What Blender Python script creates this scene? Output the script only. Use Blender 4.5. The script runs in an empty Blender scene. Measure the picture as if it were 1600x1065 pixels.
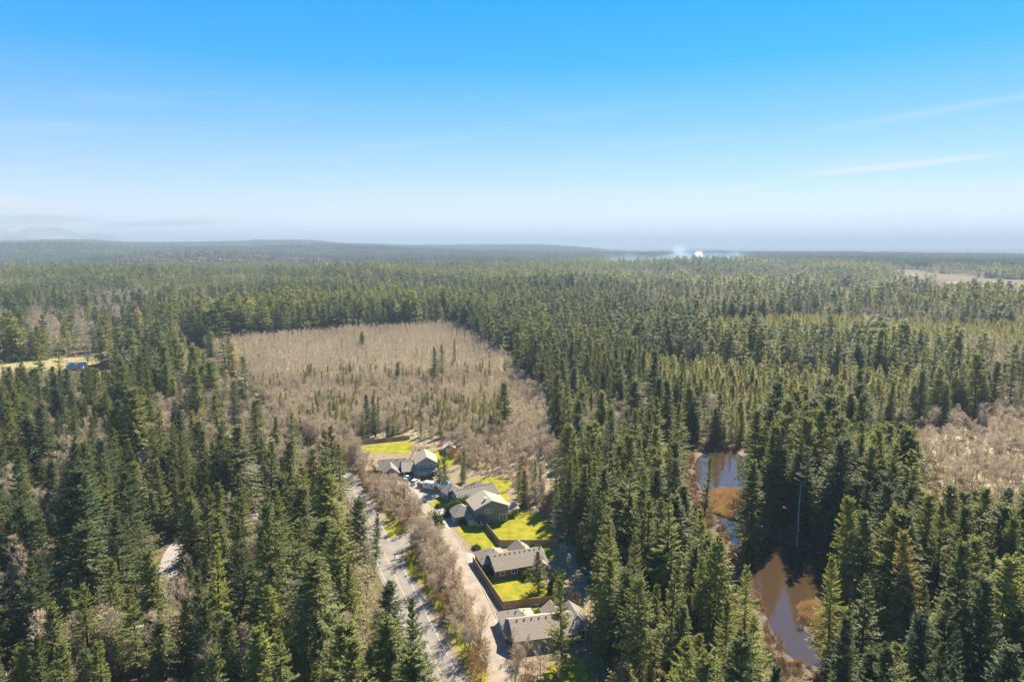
import bpy, math, random
import numpy as np
from mathutils import Vector, Matrix

random.seed(7)
SC = bpy.context.scene
COL = SC.collection
R = math.radians

# ------------------------------------------------------------------ camera, sky, sun, exposure
CAM_H = 90.0                      # drone height above the village ground (m)
FPX = 1067.0                      # focal length in pixels of the 1600 px wide photograph
PITCH = math.atan((532.5 - 383.0) / FPX)
cam_d = bpy.data.cameras.new("camera")
cam_d.sensor_width = 36.0
cam_d.lens = 36.0 * FPX / 1600.0
cam_d.clip_start = 0.5
cam_d.clip_end = 120000.0
cam = bpy.data.objects.new("camera", cam_d)
COL.objects.link(cam)
cam.location = (0, 0, CAM_H)
cam.rotation_euler = (R(90) - PITCH, 0, 0)
SC.camera = cam

SUN_EL, SUN_AZ = R(41), R(28)     # azimuth measured clockwise from +Y (view direction)
world = bpy.data.worlds.new("World")
SC.world = world
world.use_nodes = True
SKY_STRENGTH = 0.06
SUN_STRENGTH = 5.0
EXPOSURE = 1.8
SKY_GAIN = 3.4

sun_d = bpy.data.lights.new("sun", 'SUN')
sun_d.energy = SUN_STRENGTH
sun_d.angle = R(0.53)
sun_d.color = (1.0, 0.90, 0.74)
sun = bpy.data.objects.new("sun", sun_d)
COL.objects.link(sun)
sun_vec = Vector((math.sin(SUN_AZ) * math.cos(SUN_EL), math.cos(SUN_AZ) * math.cos(SUN_EL), math.sin(SUN_EL)))
sun.rotation_euler = sun_vec.to_track_quat('Z', 'Y').to_euler()
sun.location = sun_vec * 500

SC.view_settings.view_transform = 'Standard'
SC.view_settings.look = 'None'
SC.view_settings.exposure = EXPOSURE
SC.view_settings.gamma = 1.0
SC.view_settings.use_curve_mapping = False
cy = SC.cycles
cy.max_bounces = 5
cy.diffuse_bounces = 3
cy.glossy_bounces = 2
cy.transmission_bounces = 4
cy.transparent_max_bounces = 6
cy.volume_bounces = 0
cy.use_adaptive_sampling = True
cy.adaptive_threshold = 0.02
cy.use_denoising = True
cy.denoiser = 'OPENIMAGEDENOISE'
cy.denoising_input_passes = 'RGB_ALBEDO_NORMAL'


def build_world():
    nt = world.node_tree
    nt.nodes.clear()
    N = nt.nodes.new
    L = nt.links.new
    out = N('ShaderNodeOutputWorld')
    bg = N('ShaderNodeBackground')
    bg.inputs['Strength'].default_value = SKY_STRENGTH
    L(bg.outputs[0], out.inputs[0])
    sky = N('ShaderNodeTexSky')
    sky.sky_type = 'NISHITA'
    sky.sun_disc = False
    sky.sun_elevation = SUN_EL
    sky.sun_rotation = SUN_AZ
    sky.altitude = 100
    sky.air_density = 1.0
    sky.dust_density = 0.25
    sky.ozone_density = 3.0
    tc = N('ShaderNodeTexCoord')
    sep = N('ShaderNodeSeparateXYZ')
    L(tc.outputs['Generated'], sep.inputs[0])
    # colour of the clear air by height above the horizon (the same all the way round); the physical sky gives the brightening towards the sun
    ramp = N('ShaderNodeValToRGB')
    els = [(0.0, (.74, .80, .84)), (.03, (.69, .78, .88)), (.09, (.40, .62, .93)), (.16, (.20, .51, .96)),
           (.24, (.035, .42, .98)), (.33, (.0, .36, .98)), (.6, (.0, .28, .86)), (1.0, (.0, .24, .76))]
    e = ramp.color_ramp.elements
    while len(e) < len(els):
        e.new(0.5)
    for k, (pos, c) in enumerate(els):
        e[k].position = pos
        e[k].color = (*c, 1)
    L(sep.outputs['Z'], ramp.inputs[0])
    bw = N('ShaderNodeRGBToBW')
    L(sky.outputs[0], bw.inputs[0])
    pw = N('ShaderNodeMath')
    pw.operation = 'POWER'
    L(bw.outputs[0], pw.inputs[0])
    pw.inputs[1].default_value = .35
    gain = N('ShaderNodeMath')
    gain.operation = 'MULTIPLY'
    L(pw.outputs[0], gain.inputs[0])
    gain.inputs[1].default_value = SKY_GAIN
    mul = N('ShaderNodeMix')
    mul.data_type = 'RGBA'
    mul.blend_type = 'MULTIPLY'
    mul.inputs[0].default_value = 1.0
    L(gain.outputs[0], mul.inputs[6])
    L(ramp.outputs[0], mul.inputs[7])

    def math_(op, a, b=None, c=None):
        m = N('ShaderNodeMath')
        m.operation = op
        for i, v in enumerate((a, b, c)):
            if v is None:
                continue
            if isinstance(v, (int, float)):
                m.inputs[i].default_value = v
            else:
                L(v, m.inputs[i])
        return m.outputs[0]
    # direction as azimuth / elevation (radians)
    az = math_('ARCTAN2', sep.outputs['X'], sep.outputs['Y'])
    elv = math_('ARCSINE', sep.outputs['Z'])
    # thin streaks of cirrus: noise stretched along the azimuth, slightly tilted
    comb = N('ShaderNodeCombineXYZ')
    tilt = math_('MULTIPLY_ADD', az, -0.07, elv)
    L(math_('MULTIPLY', az, 3.0), comb.inputs[0])
    L(math_('MULTIPLY', tilt, 46.0), comb.inputs[1])
    nz = N('ShaderNodeTexNoise')
    nz.inputs['Scale'].default_value = 1.0
    nz.inputs['Detail'].default_value = 5
    nz.inputs['Roughness'].default_value = .62
    nz.inputs['Distortion'].default_value = .5
    L(comb.outputs[0], nz.inputs['Vector'])

    def smooth(x, a, b):
        m = N('ShaderNodeMapRange')
        m.interpolation_type = 'SMOOTHSTEP'
        m.inputs['From Min'].default_value = a
        m.inputs['From Max'].default_value = b
        L(x, m.inputs['Value'])
        return m.outputs[0]
    cov = smooth(nz.outputs['Fac'], .52, .76)
    low = math_('MULTIPLY', smooth(elv, .26, .02), smooth(elv, -.002, .02))
    cirrus = math_('MULTIPLY', math_('MULTIPLY', cov, low), .55)
    total = math_('MULTIPLY', cirrus, .7)

    def wisp(px, py, wx, wy, slope, amount):
        a0 = math.atan2((px - 800) / FPX, math.cos(PITCH) + (532.5 - py) / FPX * math.sin(PITCH))
        v = (532.5 - py) / FPX
        dz = -math.sin(PITCH) + v * math.cos(PITCH)
        dy = math.cos(PITCH) + v * math.sin(PITCH)
        e0 = math.atan2(dz, math.hypot(dy, (px - 800) / FPX))
        da = math_('SUBTRACT', az, a0)
        de = math_('SUBTRACT', math_('SUBTRACT', elv, e0), math_('MULTIPLY', da, slope))
        q = math_('ADD', math_('POWER', math_('ABSOLUTE', math_('DIVIDE', da, wx / FPX)), 2.0),
                  math_('POWER', math_('ABSOLUTE', math_('DIVIDE', de, wy / FPX)), 2.0))
        soft = math_('ADD', q, math_('MULTIPLY', math_('SUBTRACT', nz.outputs['Fac'], .5), -2.4))
        return math_('MULTIPLY', smooth(soft, 1.5, -.4), amount)
    for w in ((1385, 261, 125, 5, .06, .7), (1110, 300, 120, 5, .10, .6), (1470, 172, 170, 7, .10, .2),
              (5, 318, 42, 12, 0, 1.0), (62, 341, 62, 12, .03, .85), (100, 318, 24, 6, 0, .6), (310, 342, 70, 8, .05, .8), (200, 350, 50, 6, .05, .6), (850, 310, 70, 9, 0, .28),
              (1500, 300, 150, 12, .03, .35), (1150, 345, 330, 16, .0, .25)):
        total = math_('MAXIMUM', total, wisp(*w))
    cm = N('ShaderNodeMix')
    cm.data_type = 'RGBA'
    L(total, cm.inputs[0])
    L(mul.outputs[2], cm.inputs[6])
    cm.inputs[7].default_value = (4.6, 4.75, 4.9, 1)
    # the greyer undersides of the low clouds on the left
    grey = None
    for w in ((40, 343, 75, 6, .02, .5), (255, 349, 80, 5, .05, .5)):
        g_ = wisp(*w)
        grey = g_ if grey is None else math_('MAXIMUM', grey, g_)
    gm = N('ShaderNodeMix')
    gm.data_type = 'RGBA'
    L(grey, gm.inputs[0])
    L(cm.outputs[2], gm.inputs[6])
    gm.inputs[7].default_value = (2.5, 2.9, 3.5, 1)
    L(gm.outputs[2], bg.inputs['Color'])


build_world()


# ------------------------------------------------------------------ helpers
def G(x, y, z=0.0):
    """photo pixel (1600 x 1065) -> point of the horizontal plane at height z"""
    u = (x - 800) / FPX
    v = (532.5 - y) / FPX
    dz = -math.sin(PITCH) + v * math.cos(PITCH)
    dy = math.cos(PITCH) + v * math.sin(PITCH)
    t = (z - CAM_H) / dz
    return Vector((u * t, dy * t, z))


def to_px(x, y, z):
    """world -> photo pixel (numpy arrays or floats)"""
    zz = z - CAM_H
    depth = y * math.cos(PITCH) - zz * math.sin(PITCH)
    upv = y * math.sin(PITCH) + zz * math.cos(PITCH)
    return 800 + FPX * x / depth, 532.5 - FPX * upv / depth


def tag(o, label=None, cat=None, group=None, kind=None):
    if label:
        o['label'] = label
    if cat:
        o['category'] = cat
    if group:
        o['group'] = group
    if kind:
        o['kind'] = kind
    return o


def link(name, data, parent=None, loc=None):
    o = bpy.data.objects.new(name, data)
    COL.objects.link(o)
    if parent is not None:
        o.parent = parent
    if loc is not None:
        o.location = loc
    return o


def empty(name, loc=(0, 0, 0), rz=0.0):
    o = bpy.data.objects.new(name, None)
    COL.objects.link(o)
    o.location = loc
    o.rotation_euler = (0, 0, rz)
    o.empty_display_size = .2
    return o


class MB:
    """collects boxes, prisms and tubes into ONE mesh"""
    def __init__(self):
        self.v, self.f, self.m = [], [], []

    def add(self, vs, fs, mi=0):
        n = len(self.v)
        self.v += [tuple(p) for p in vs]
        self.f += [tuple(i + n for i in f) for f in fs]
        self.m += [mi] * len(fs)
        return self

    def box(self, x0, x1, y0, y1, z0, z1, mi=0):
        vs = [(x0, y0, z0), (x1, y0, z0), (x1, y1, z0), (x0, y1, z0), (x0, y0, z1), (x1, y0, z1), (x1, y1, z1), (x0, y1, z1)]
        fs = [(0, 3, 2, 1), (4, 5, 6, 7), (0, 1, 5, 4), (1, 2, 6, 5), (2, 3, 7, 6), (3, 0, 4, 7)]
        return self.add(vs, fs, mi)

    def prism(self, pts, z0, z1, mi=0):
        n = len(pts)
        vs = [(p[0], p[1], z0) for p in pts] + [(p[0], p[1], z1) for p in pts]
        fs = [tuple(range(n - 1, -1, -1)), tuple(range(n, 2 * n))] + [(i, (i + 1) % n, n + (i + 1) % n, n + i) for i in range(n)]
        return self.add(vs, fs, mi)

    def tube(self, pts, rads, seg=6, mi=0, cap=True):
        pts = [Vector(p) for p in pts]
        vs, fs = [], []
        for i, p in enumerate(pts):
            d = (pts[min(i + 1, len(pts) - 1)] - pts[max(i - 1, 0)]).normalized()
            a = d.orthogonal().normalized()
            b = d.cross(a)
            for k in range(seg):
                t = 2 * math.pi * k / seg
                vs.append(p + (a * math.cos(t) + b * math.sin(t)) * rads[i])
        for i in range(len(pts) - 1):
            for k in range(seg):
                fs.append((i * seg + k, i * seg + (k + 1) % seg, (i + 1) * seg + (k + 1) % seg, (i + 1) * seg + k))
        if cap:
            fs.append(tuple(range(seg - 1, -1, -1)))
            fs.append(tuple((len(pts) - 1) * seg + k for k in range(seg)))
        return self.add(vs, fs, mi)

    def mesh(self, name, mats):
        me = bpy.data.meshes.new(name)
        me.from_pydata(self.v, [], self.f)
        for m in (mats if isinstance(mats, (list, tuple)) else [mats]):
            me.materials.append(m)
        if any(self.m):
            me.polygons.foreach_set('material_index', self.m)
        me.update()
        return me

    def build(self, name, mats, parent=None, loc=None):
        return link(name, self.mesh(name, mats), parent, loc)


# value noise in numpy for the layout of woods and hills
_rs = np.random.RandomState(11)
_tab = _rs.rand(256, 256)


def vnoise(x, y, s=1.0, o=0):
    x = np.asarray(x, float) / s + o * 17.3
    y = np.asarray(y, float) / s + o * 9.1
    xi, yi = np.floor(x).astype(int), np.floor(y).astype(int)
    fx, fy = x - xi, y - yi
    fx, fy = fx * fx * (3 - 2 * fx), fy * fy * (3 - 2 * fy)
    t = lambda a, b: _tab[a % 256, b % 256]
    return (t(xi, yi) * (1 - fx) + t(xi + 1, yi) * fx) * (1 - fy) + (t(xi, yi + 1) * (1 - fx) + t(xi + 1, yi + 1) * fx) * fy


def fbm(x, y, s, o=0, n=3):
    v, a, t = 0, 1, 0
    for k in range(n):
        v = v + a * vnoise(x, y, s / 2 ** k, o + k * 3)
        t += a
        a *= .5
    return v / t


def sstep(a, b, x):
    t = np.clip((x - a) / (b - a), 0, 1)
    return t * t * (3 - 2 * t)


def inpoly(px, py, poly):
    px, py = np.asarray(px, float), np.asarray(py, float)
    r = np.zeros(px.shape, bool)
    n = len(poly)
    for i in range(n):
        x0, y0 = poly[i][0], poly[i][1]
        x1, y1 = poly[(i + 1) % n][0], poly[(i + 1) % n][1]
        if y0 == y1:
            continue
        c = (y0 > py) != (y1 > py)
        r ^= c & (px < (x1 - x0) * (py - y0) / (y1 - y0) + x0)
    return r


def dist_line(x, y, pts):
    d = np.full(np.shape(x), 1e9)
    for a, b in zip(pts[:-1], pts[1:]):
        ax, ay, bx, by = a[0], a[1], b[0], b[1]
        l2 = (bx - ax) ** 2 + (by - ay) ** 2
        t = np.clip(((x - ax) * (bx - ax) + (y - ay) * (by - ay)) / l2, 0, 1)
        d = np.minimum(d, np.hypot(x - ax - t * (bx - ax), y - ay - t * (by - ay)))
    return d


# ------------------------------------------------------------------ procedural materials
def nodes_of(name):
    m = bpy.data.materials.new(name)
    m.use_nodes = True
    nt = m.node_tree
    nt.nodes.clear()
    out = nt.nodes.new('ShaderNodeOutputMaterial')
    return m, nt, nt.nodes.new, nt.links.new, out


def ramp_node(N, stops, interp='LINEAR'):
    r = N('ShaderNodeValToRGB')
    r.color_ramp.interpolation = interp
    e = r.color_ramp.elements
    while len(e) < len(stops):
        e.new(.5)
    for k, (p, c) in enumerate(stops):
        e[k].position = p
        e[k].color = (*c, 1)
    return r


def mat(name, c1, c2=None, scale=1.0, detail=4, rough=.85, bump=0.0, bscale=None, spec=.3, stretch=None, metal=0.0, mid=(.35, .65), coord='Object'):
    """two-tone noise material with optional relief"""
    m, nt, N, L, out = nodes_of(name)
    b = N('ShaderNodeBsdfPrincipled')
    L(b.outputs[0], out.inputs[0])
    b.inputs['Roughness'].default_value = rough
    b.inputs['Specular IOR Level'].default_value = spec
    b.inputs['Metallic'].default_value = metal
    tc = N('ShaderNodeTexCoord')
    src = tc.outputs[coord]
    if stretch:
        mp = N('ShaderNodeMapping')
        mp.inputs['Scale'].default_value = stretch
        L(src, mp.inputs[0])
        src = mp.outputs[0]
    nz = N('ShaderNodeTexNoise')
    nz.inputs['Scale'].default_value = scale
    nz.inputs['Detail'].default_value = detail
    nz.inputs['Roughness'].default_value = .62
    L(src, nz.inputs['Vector'])
    r = ramp_node(N, [(mid[0], c1), (mid[1], c2 or c1)])
    L(nz.outputs['Fac'], r.inputs[0])
    L(r.outputs[0], b.inputs['Base Color'])
    if bump:
        n2 = N('ShaderNodeTexNoise')
        n2.inputs['Scale'].default_value = bscale or scale * 3
        n2.inputs['Detail'].default_value = 3
        L(src, n2.inputs['Vector'])
        bp = N('ShaderNodeBump')
        bp.inputs['Strength'].default_value = 1.0
        bp.inputs['Distance'].default_value = bump
        L(n2.outputs['Fac'], bp.inputs['Height'])
        L(bp.outputs[0], b.inputs['Normal'])
    return m


def leaf_mat(name, stops, transl=.35, rough=.6, tr_tint=(1.25, 1.15, .55)):
    """foliage: colour picked per tree by its own 'tint', small clump-to-clump variation, light passes through"""
    m, nt, N, L, out = nodes_of(name)
    at = N('ShaderNodeAttribute')
    at.attribute_type = 'INSTANCER'
    at.attribute_name = 'tint'
    r = ramp_node(N, stops)
    tc = N('ShaderNodeTexCoord')
    nz = N('ShaderNodeTexNoise')
    nz.inputs['Scale'].default_value = .55
    nz.inputs['Detail'].default_value = 3
    L(tc.outputs['Object'], nz.inputs['Vector'])
    ma = N('ShaderNodeMath')
    ma.operation = 'MULTIPLY_ADD'
    ma.inputs[1].default_value = .5
    L(nz.outputs['Fac'], ma.inputs[0])
    sb = N('ShaderNodeMath')
    sb.operation = 'SUBTRACT'
    L(at.outputs['Fac'], sb.inputs[0])
    sb.inputs[1].default_value = .25
    L(sb.outputs[0], ma.inputs[2])
    L(ma.outputs[0], r.inputs[0])
    d = N('ShaderNodeBsdfPrincipled')
    d.inputs['Roughness'].default_value = rough
    d.inputs['Specular IOR Level'].default_value = .25
    L(r.outputs[0], d.inputs['Base Color'])
    t = N('ShaderNodeBsdfTranslucent')
    mt = N('ShaderNodeMix')
    mt.data_type = 'RGBA'
    mt.blend_type = 'MULTIPLY'
    mt.inputs[0].default_value = 1
    L(r.outputs[0], mt.inputs[6])
    mt.inputs[7].default_value = (*tr_tint, 1)
    L(mt.outputs[2], t.inputs[0])
    mx = N('ShaderNodeMixShader')
    mx.inputs[0].default_value = transl
    L(d.outputs[0], mx.inputs[1])
    L(t.outputs[0], mx.inputs[2])
    L(mx.outputs[0], out.inputs[0])
    return m


M = {}
M['conifer'] = leaf_mat('conifer_needles', [(0, (.07, .108, .05)), (.28, (.142, .168, .056)), (.52, (.215, .232, .062)), (.75, (.285, .31, .068)), (.92, (.35, .32, .09)), (1, (.27, .19, .11))], transl=.46)
M['twig'] = leaf_mat('bare_twigs', [(0, (.24, .205, .16)), (.35, (.39, .315, .21)), (.7, (.52, .42, .28)), (1, (.59, .475, .33))], transl=.22, rough=.8, tr_tint=(1, 1, 1))
M['bark'] = mat('conifer_bark', (.045, .034, .026), (.10, .08, .062), 3, rough=.95, stretch=(1, 1, .2))
M['pale_bark'] = mat('alder_bark', (.16, .145, .125), (.36, .34, .31), 1.5, rough=.9, stretch=(1, 1, .5))
M['brush'] = leaf_mat('dry_brush', [(0, (.11, .075, .045)), (.5, (.24, .155, .085)), (1, (.36, .22, .11))], transl=.2, rough=.8, tr_tint=(1.1, 1, .8))
M['reed'] = leaf_mat('dry_reeds', [(0, (.22, .15, .095)), (.5, (.36, .235, .135)), (1, (.48, .35, .215))], transl=.35, rough=.8, tr_tint=(1.1, 1, .7))
M['shrub'] = leaf_mat('evergreen_shrub', [(0, (.03, .06, .02)), (.5, (.06, .10, .025)), (1, (.16, .19, .03))], transl=.35)


# ------------------------------------------------------------------ terrain
def hz(x, y):
    x, y = np.asarray(x, float), np.asarray(y, float)
    r = np.hypot(x, y)
    az = np.arctan2(x, y)
    z = sstep(700, 2200, r) * ((fbm(x, y, 900, 2) - .5) * 46) + sstep(2500, 6000, r) * ((fbm(x, y, 2600, 5) - .45) * 60)
    # wooded knoll left of centre
    k = G(330, 420)
    kx, ky = -math.tan(R(24.6)) * 3300, 3300
    z = z + 40 * np.exp(-(((x - kx) / 420) ** 2 + ((y - ky) / 420) ** 2))
    # low blue ridges far to the left
    z = z + sstep(-.02, -.4, az) * (35 + 165 * fbm(x, y, 1500, 8)) * np.exp(-((r - 8200) / 1300) ** 2)
    z = z + sstep(.15, -.3, az) * 110 * fbm(x, y, 1100, 18) * np.exp(-((r - 5600) / 700) ** 2)
    z = z + sstep(-.25, -.05, az) * sstep(.25, .0, az) * 50 * np.exp(-((r - 9000) / 1500) ** 2)
    # land falls to the sea on the right
    s = sstep(.05, .22, az + .04 * (vnoise(x, y, 900, 3) - .5)) * sstep(6200, 7200, r)
    s = np.maximum(s, sstep(9800, 10800, r) * sstep(-.22, -.05, az))
    z = z * (1 - s) - 30 * s
    return z


def make_ground():
    rings = [0.0] + list(np.concatenate([np.linspace(30, 900, 60), np.geomspace(930, 30000, 120)]))
    na = 240
    vs = [(0, 0, 0)]
    for r in rings[1:]:
        a = np.linspace(0, 2 * np.pi, na, endpoint=False)
        x, y = r * np.sin(a), r * np.cos(a)
        z = hz(x, y)
        vs += list(zip(x, y, z))
    fs = [(0, 1 + (k + 1) % na, 1 + k) for k in range(na)]
    for i in range(len(rings) - 2):
        b0, b1 = 1 + i * na, 1 + (i + 1) * na
        fs += [(b0 + k, b0 + (k + 1) % na, b1 + (k + 1) % na, b1 + k) for k in range(na)]
    me = bpy.data.meshes.new('ground')
    me.from_pydata(vs, [], fs)
    me.materials.append(M['forest_floor'])
    for p in me.polygons:
        p.use_smooth = True
    o = link('ground', me)
    tag(o, kind='structure')


def floor_material():
    m, nt, N, L, out = nodes_of('forest_floor')
    b = N('ShaderNodeBsdfPrincipled')
    b.inputs['Roughness'].default_value = .95
    b.inputs['Specular IOR Level'].default_value = .1
    L(b.outputs[0], out.inputs[0])
    tc = N('ShaderNodeTexCoord')
    a = N('ShaderNodeTexNoise')
    a.inputs['Scale'].default_value = .045
    a.inputs['Detail'].default_value = 6
    L(tc.outputs['Object'], a.inputs['Vector'])
    c = N('ShaderNodeTexNoise')
    c.inputs['Scale'].default_value = .7
    c.inputs['Detail'].default_value = 6
    c.inputs['Roughness'].default_value = .7
    L(tc.outputs['Object'], c.inputs['Vector'])
    r1 = ramp_node(N, [(.35, (.085, .065, .035)), (.5, (.15, .11, .065)), (.62, (.10, .105, .04)), (.75, (.20, .15, .09))])
    L(a.outputs['Fac'], r1.inputs[0])
    r2 = ramp_node(N, [(.3, (.45, .42, .4)), (.55, (1, 1, 1)), (.75, (1.35, 1.25, 1.1))])
    L(c.outputs['Fac'], r2.inputs[0])
    mx = N('ShaderNodeMix')
    mx.data_type = 'RGBA'
    mx.blend_type = 'MULTIPLY'
    mx.inputs[0].default_value = 1
    L(r1.outputs[0], mx.inputs[6])
    L(r2.outputs[0], mx.inputs[7])
    L(mx.outputs[2], b.inputs['Base Color'])
    bp = N('ShaderNodeBump')
    bp.inputs['Distance'].default_value = .25
    L(c.outputs['Fac'], bp.inputs['Height'])
    L(bp.outputs[0], b.inputs['Normal'])
    return m


M['forest_floor'] = floor_material()
make_ground()


def sheet(name, poly, z, m, kind='structure', label=None, cat=None, sub=0):
    """a ground sheet from a polygon of world points"""
    me = bpy.data.meshes.new(name)
    me.from_pydata([(p[0], p[1], z) for p in poly], [], [tuple(range(len(poly)))])
    me.materials.append(m)
    o = link(name, me)
    if o.data.polygons[0].normal.z < 0:
        me.flip_normals()
    return tag(o, label, cat, kind=kind)


def smooth_poly(pts, n=3, closed=True, jitter=0.0, seed=0):
    """Chaikin corner cutting"""
    rr = random.Random(seed)
    p = [Vector((q[0], q[1])) for q in pts]
    for _ in range(n):
        q = []
        m = len(p)
        for i in range(m if closed else m - 1):
            a, b = p[i], p[(i + 1) % m]
            q += [a * .75 + b * .25, a * .25 + b * .75]
        if not closed:
            q = [p[0]] + q + [p[-1]]
        p = q
    if jitter:
        p = [v + Vector((rr.uniform(-1, 1), rr.uniform(-1, 1))) * jitter for v in p]
    return p


def ribbon(name, pts, halfw, z, m, off=0.0, dash=None):
    """a strip along a line of world points, optionally offset sideways"""
    p = smooth_poly(pts, 3, closed=False)
    vs, fs = [], []
    for i, c in enumerate(p):
        d = (p[min(i + 1, len(p) - 1)] - p[max(i - 1, 0)]).normalized()
        n = Vector((-d.y, d.x))
        w = halfw if not callable(halfw) else halfw(i / (len(p) - 1))
        vs += [(*(c + n * (off + w)), z), (*(c + n * (off - w)), z)]
    for i in range(len(p) - 1):
        fs.append((2 * i, 2 * i + 1, 2 * i + 3, 2 * i + 2))
    me = bpy.data.meshes.new(name)
    me.from_pydata(vs, [], fs)
    me.materials.append(m)
    if me.polygons[0].normal.z < 0:
        me.flip_normals()
    return link(name, me)


# sea, far mountains
M['sea'] = mat('sea_water', (.05, .065, .08), (.06, .075, .09), .002, rough=1.0, spec=.0)
seap = [(r * math.sin(a), r * math.cos(a)) for r, a in [(6000, R(-16)), (14500, R(-16)), (29500, R(-14)), (29500, R(5)), (29500, R(20)), (29500, R(35)), (29500, R(50)), (29500, R(65)), (5500, R(65)), (5500, R(40)), (5500, R(20)), (5500, R(0))]]
sheet('sea', seap, -18.0, M['sea'])


def mountains():
    na, nr = 160, 14
    vs, fs = [], []
    for i in range(nr):
        t = i / (nr - 1)
        r = 9500 + 2500 * t
        for k in range(na):
            a = R(-62) + R(46) * k / (na - 1)
            deg = math.degrees(a)
            prof = 0.0
            for c, w, h in ((-44, 5, 330), (-37.6, 2.2, 300), (-35.2, 2.2, 420), (-33.2, 1.6, 290), (-31.2, 2.0, 350), (-28.6, 2.2, 250), (-26.0, 2.5, 120), (-52, 6, 300), (-22, 4, 40)):
                prof += h * math.exp(-((deg - c) / w) ** 2)
            ridge = math.sin(math.pi * min(1, t * 1.0)) ** .8
            n = float(fbm(k * 3.0, i * 4.0, 6.0, 4)) - .5
            vs.append((r * math.sin(a), r * math.cos(a), -30 + .56 * prof * ridge * (1 + .25 * n)))
    for i in range(nr - 1):
        for k in range(na - 1):
            fs.append((i * na + k, i * na + k + 1, (i + 1) * na + k + 1, (i + 1) * na + k))
    me = bpy.data.meshes.new('mountains')
    me.from_pydata(vs, [], fs)
    me.materials.append(M['mountain'])
    for p in me.polygons:
        p.use_smooth = True
    tag(link('mountains', me), kind='structure')


M['mountain'] = mat('mountain_rock', (.07, .08, .085), (.28, .28, .29), .0008, rough=.95)
mountains()

# ------------------------------------------------------------------ layout of the village ground, in world metres
ROAD = [G(*p) for p in ((740, 1160), (695, 1065), (653, 975), (599, 860), (566, 790), (541, 744), (512, 718), (472, 700), (420, 688), (350, 676), (280, 668))]
LANE = [G(*p) for p in ((786, 1120), (780, 1050), (768, 985), (745, 930), (722, 880), (702, 840), (688, 815), (670, 795), (653, 775), (636, 758), (616, 748))]
LINK = [G(*p) for p in ((603, 862), (628, 847), (655, 833), (690, 815))]
DRIVE_LEFT = [G(*p) for p in ((415, 800), (385, 812), (340, 828), (280, 845), (264, 880), (258, 920), (240, 962), (215, 990))]
xy = lambda pts: [(p[0], p[1]) for p in pts]

PX_RES = [(474, 690), (530, 688), (650, 682), (780, 690), (880, 752), (895, 860), (925, 930), (948, 1000), (965, 1500), (700, 1500), (695, 1065), (599, 860), (560, 780), (500, 705)]
PX_LOT = [(325, 545), (360, 534), (672, 510), (712, 511), (785, 556), (845, 622), (862, 690), (892, 742), (880, 770), (800, 722), (770, 688), (530, 694), (474, 690)]
PX_POND = [(1082, 706), (1168, 704), (1172, 770), (1170, 825), (1200, 838), (1245, 856), (1300, 871), (1335, 890), (1308, 928), (1288, 945), (1255, 953), (1243, 972), (1275, 1000), (1345, 1018), (1385, 1050), (1300, 1045), (1230, 1032), (1196, 960), (1158, 880), (1120, 800), (1092, 765)]
PX_REED = [[(1100, 772), (1130, 764), (1172, 768), (1174, 806), (1150, 811), (1118, 803)], [(1248, 950), (1290, 938), (1330, 925), (1345, 985), (1300, 985), (1262, 974)]]
PX_BARE_R = [(1392, 705), (1420, 668), (1500, 655), (1650, 650), (1650, 920), (1590, 890), (1530, 840), (1450, 785)]
PX_FIELD = [(-60, 592), (-60, 568), (30, 563), (150, 556), (162, 566), (110, 578), (50, 592)]
PX_YOUNG = [(985, 560), (1100, 575), (1250, 590), (1440, 600), (1430, 655), (1310, 690), (1170, 696), (1085, 680), (1010, 620)]
PX_YOUNG2 = [(1100, 508), (1300, 500), (1620, 515), (1620, 550), (1300, 545), (1100, 548)]
PX_TALL_R = [(700, 505), (900, 480), (985, 540), (1010, 620), (940, 740), (897, 745), (862, 690), (845, 622), (785, 556)]
PX_POND_STAND = [(1190, 705), (1390, 690), (1440, 750), (1420, 830), (1335, 880), (1300, 858), (1245, 842), (1205, 822), (1190, 805)]
PX_SHORE = [(1045, 696), (1190, 696), (1192, 805), (1208, 826), (1248, 846), (1305, 862), (1350, 885), (1345, 935), (1320, 1000), (1390, 1020), (1400, 1060), (1300, 1055), (1222, 1040), (1180, 960), (1136, 880), (1094, 800), (1060, 765)]
PX_STRIP = [(872, 752), (960, 740), (1050, 705), (1062, 765), (1090, 800), (1134, 880), (1178, 960), (1215, 1120), (965, 1500), (948, 1000), (925, 930), (895, 860)]
PX_FAR_CLEAR = [(1385, 424), (1470, 428), (1570, 436), (1640, 445), (1640, 470), (1560, 462), (1490, 450), (1400, 438)]
PX_HOLLOW = [(356, 775), (352, 748), (365, 735), (440, 732), (425, 765)]          # clearing round the house in the left wood

# low growth that leaves a view open: (feet polygon, highest y px its tops may reach)
SIGHT = [([(-80, 598), (60, 600), (165, 570), (190, 600), (160, 650), (-80, 665)], 584), ([(374, 762), (404, 762), (402, 835), (378, 835)], 752), ([(236, 845), (292, 845), (285, 1010), (225, 1040)], 850),
         ([(1060, 770), (1095, 770), (1180, 960), (1210, 1120), (1190, 1120), (1130, 900)], 780), ([(585, 690), (690, 690), (690, 712), (585, 712)], 688), ([(1420, 755), (1540, 800), (1650, 840), (1650, 960), (1420, 900)], 778), ([(1345, 680), (1470, 680), (1470, 850), (1345, 850)], 668), ([(1192, 985), (1292, 985), (1300, 1250), (1190, 1250)], 990)]

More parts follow.
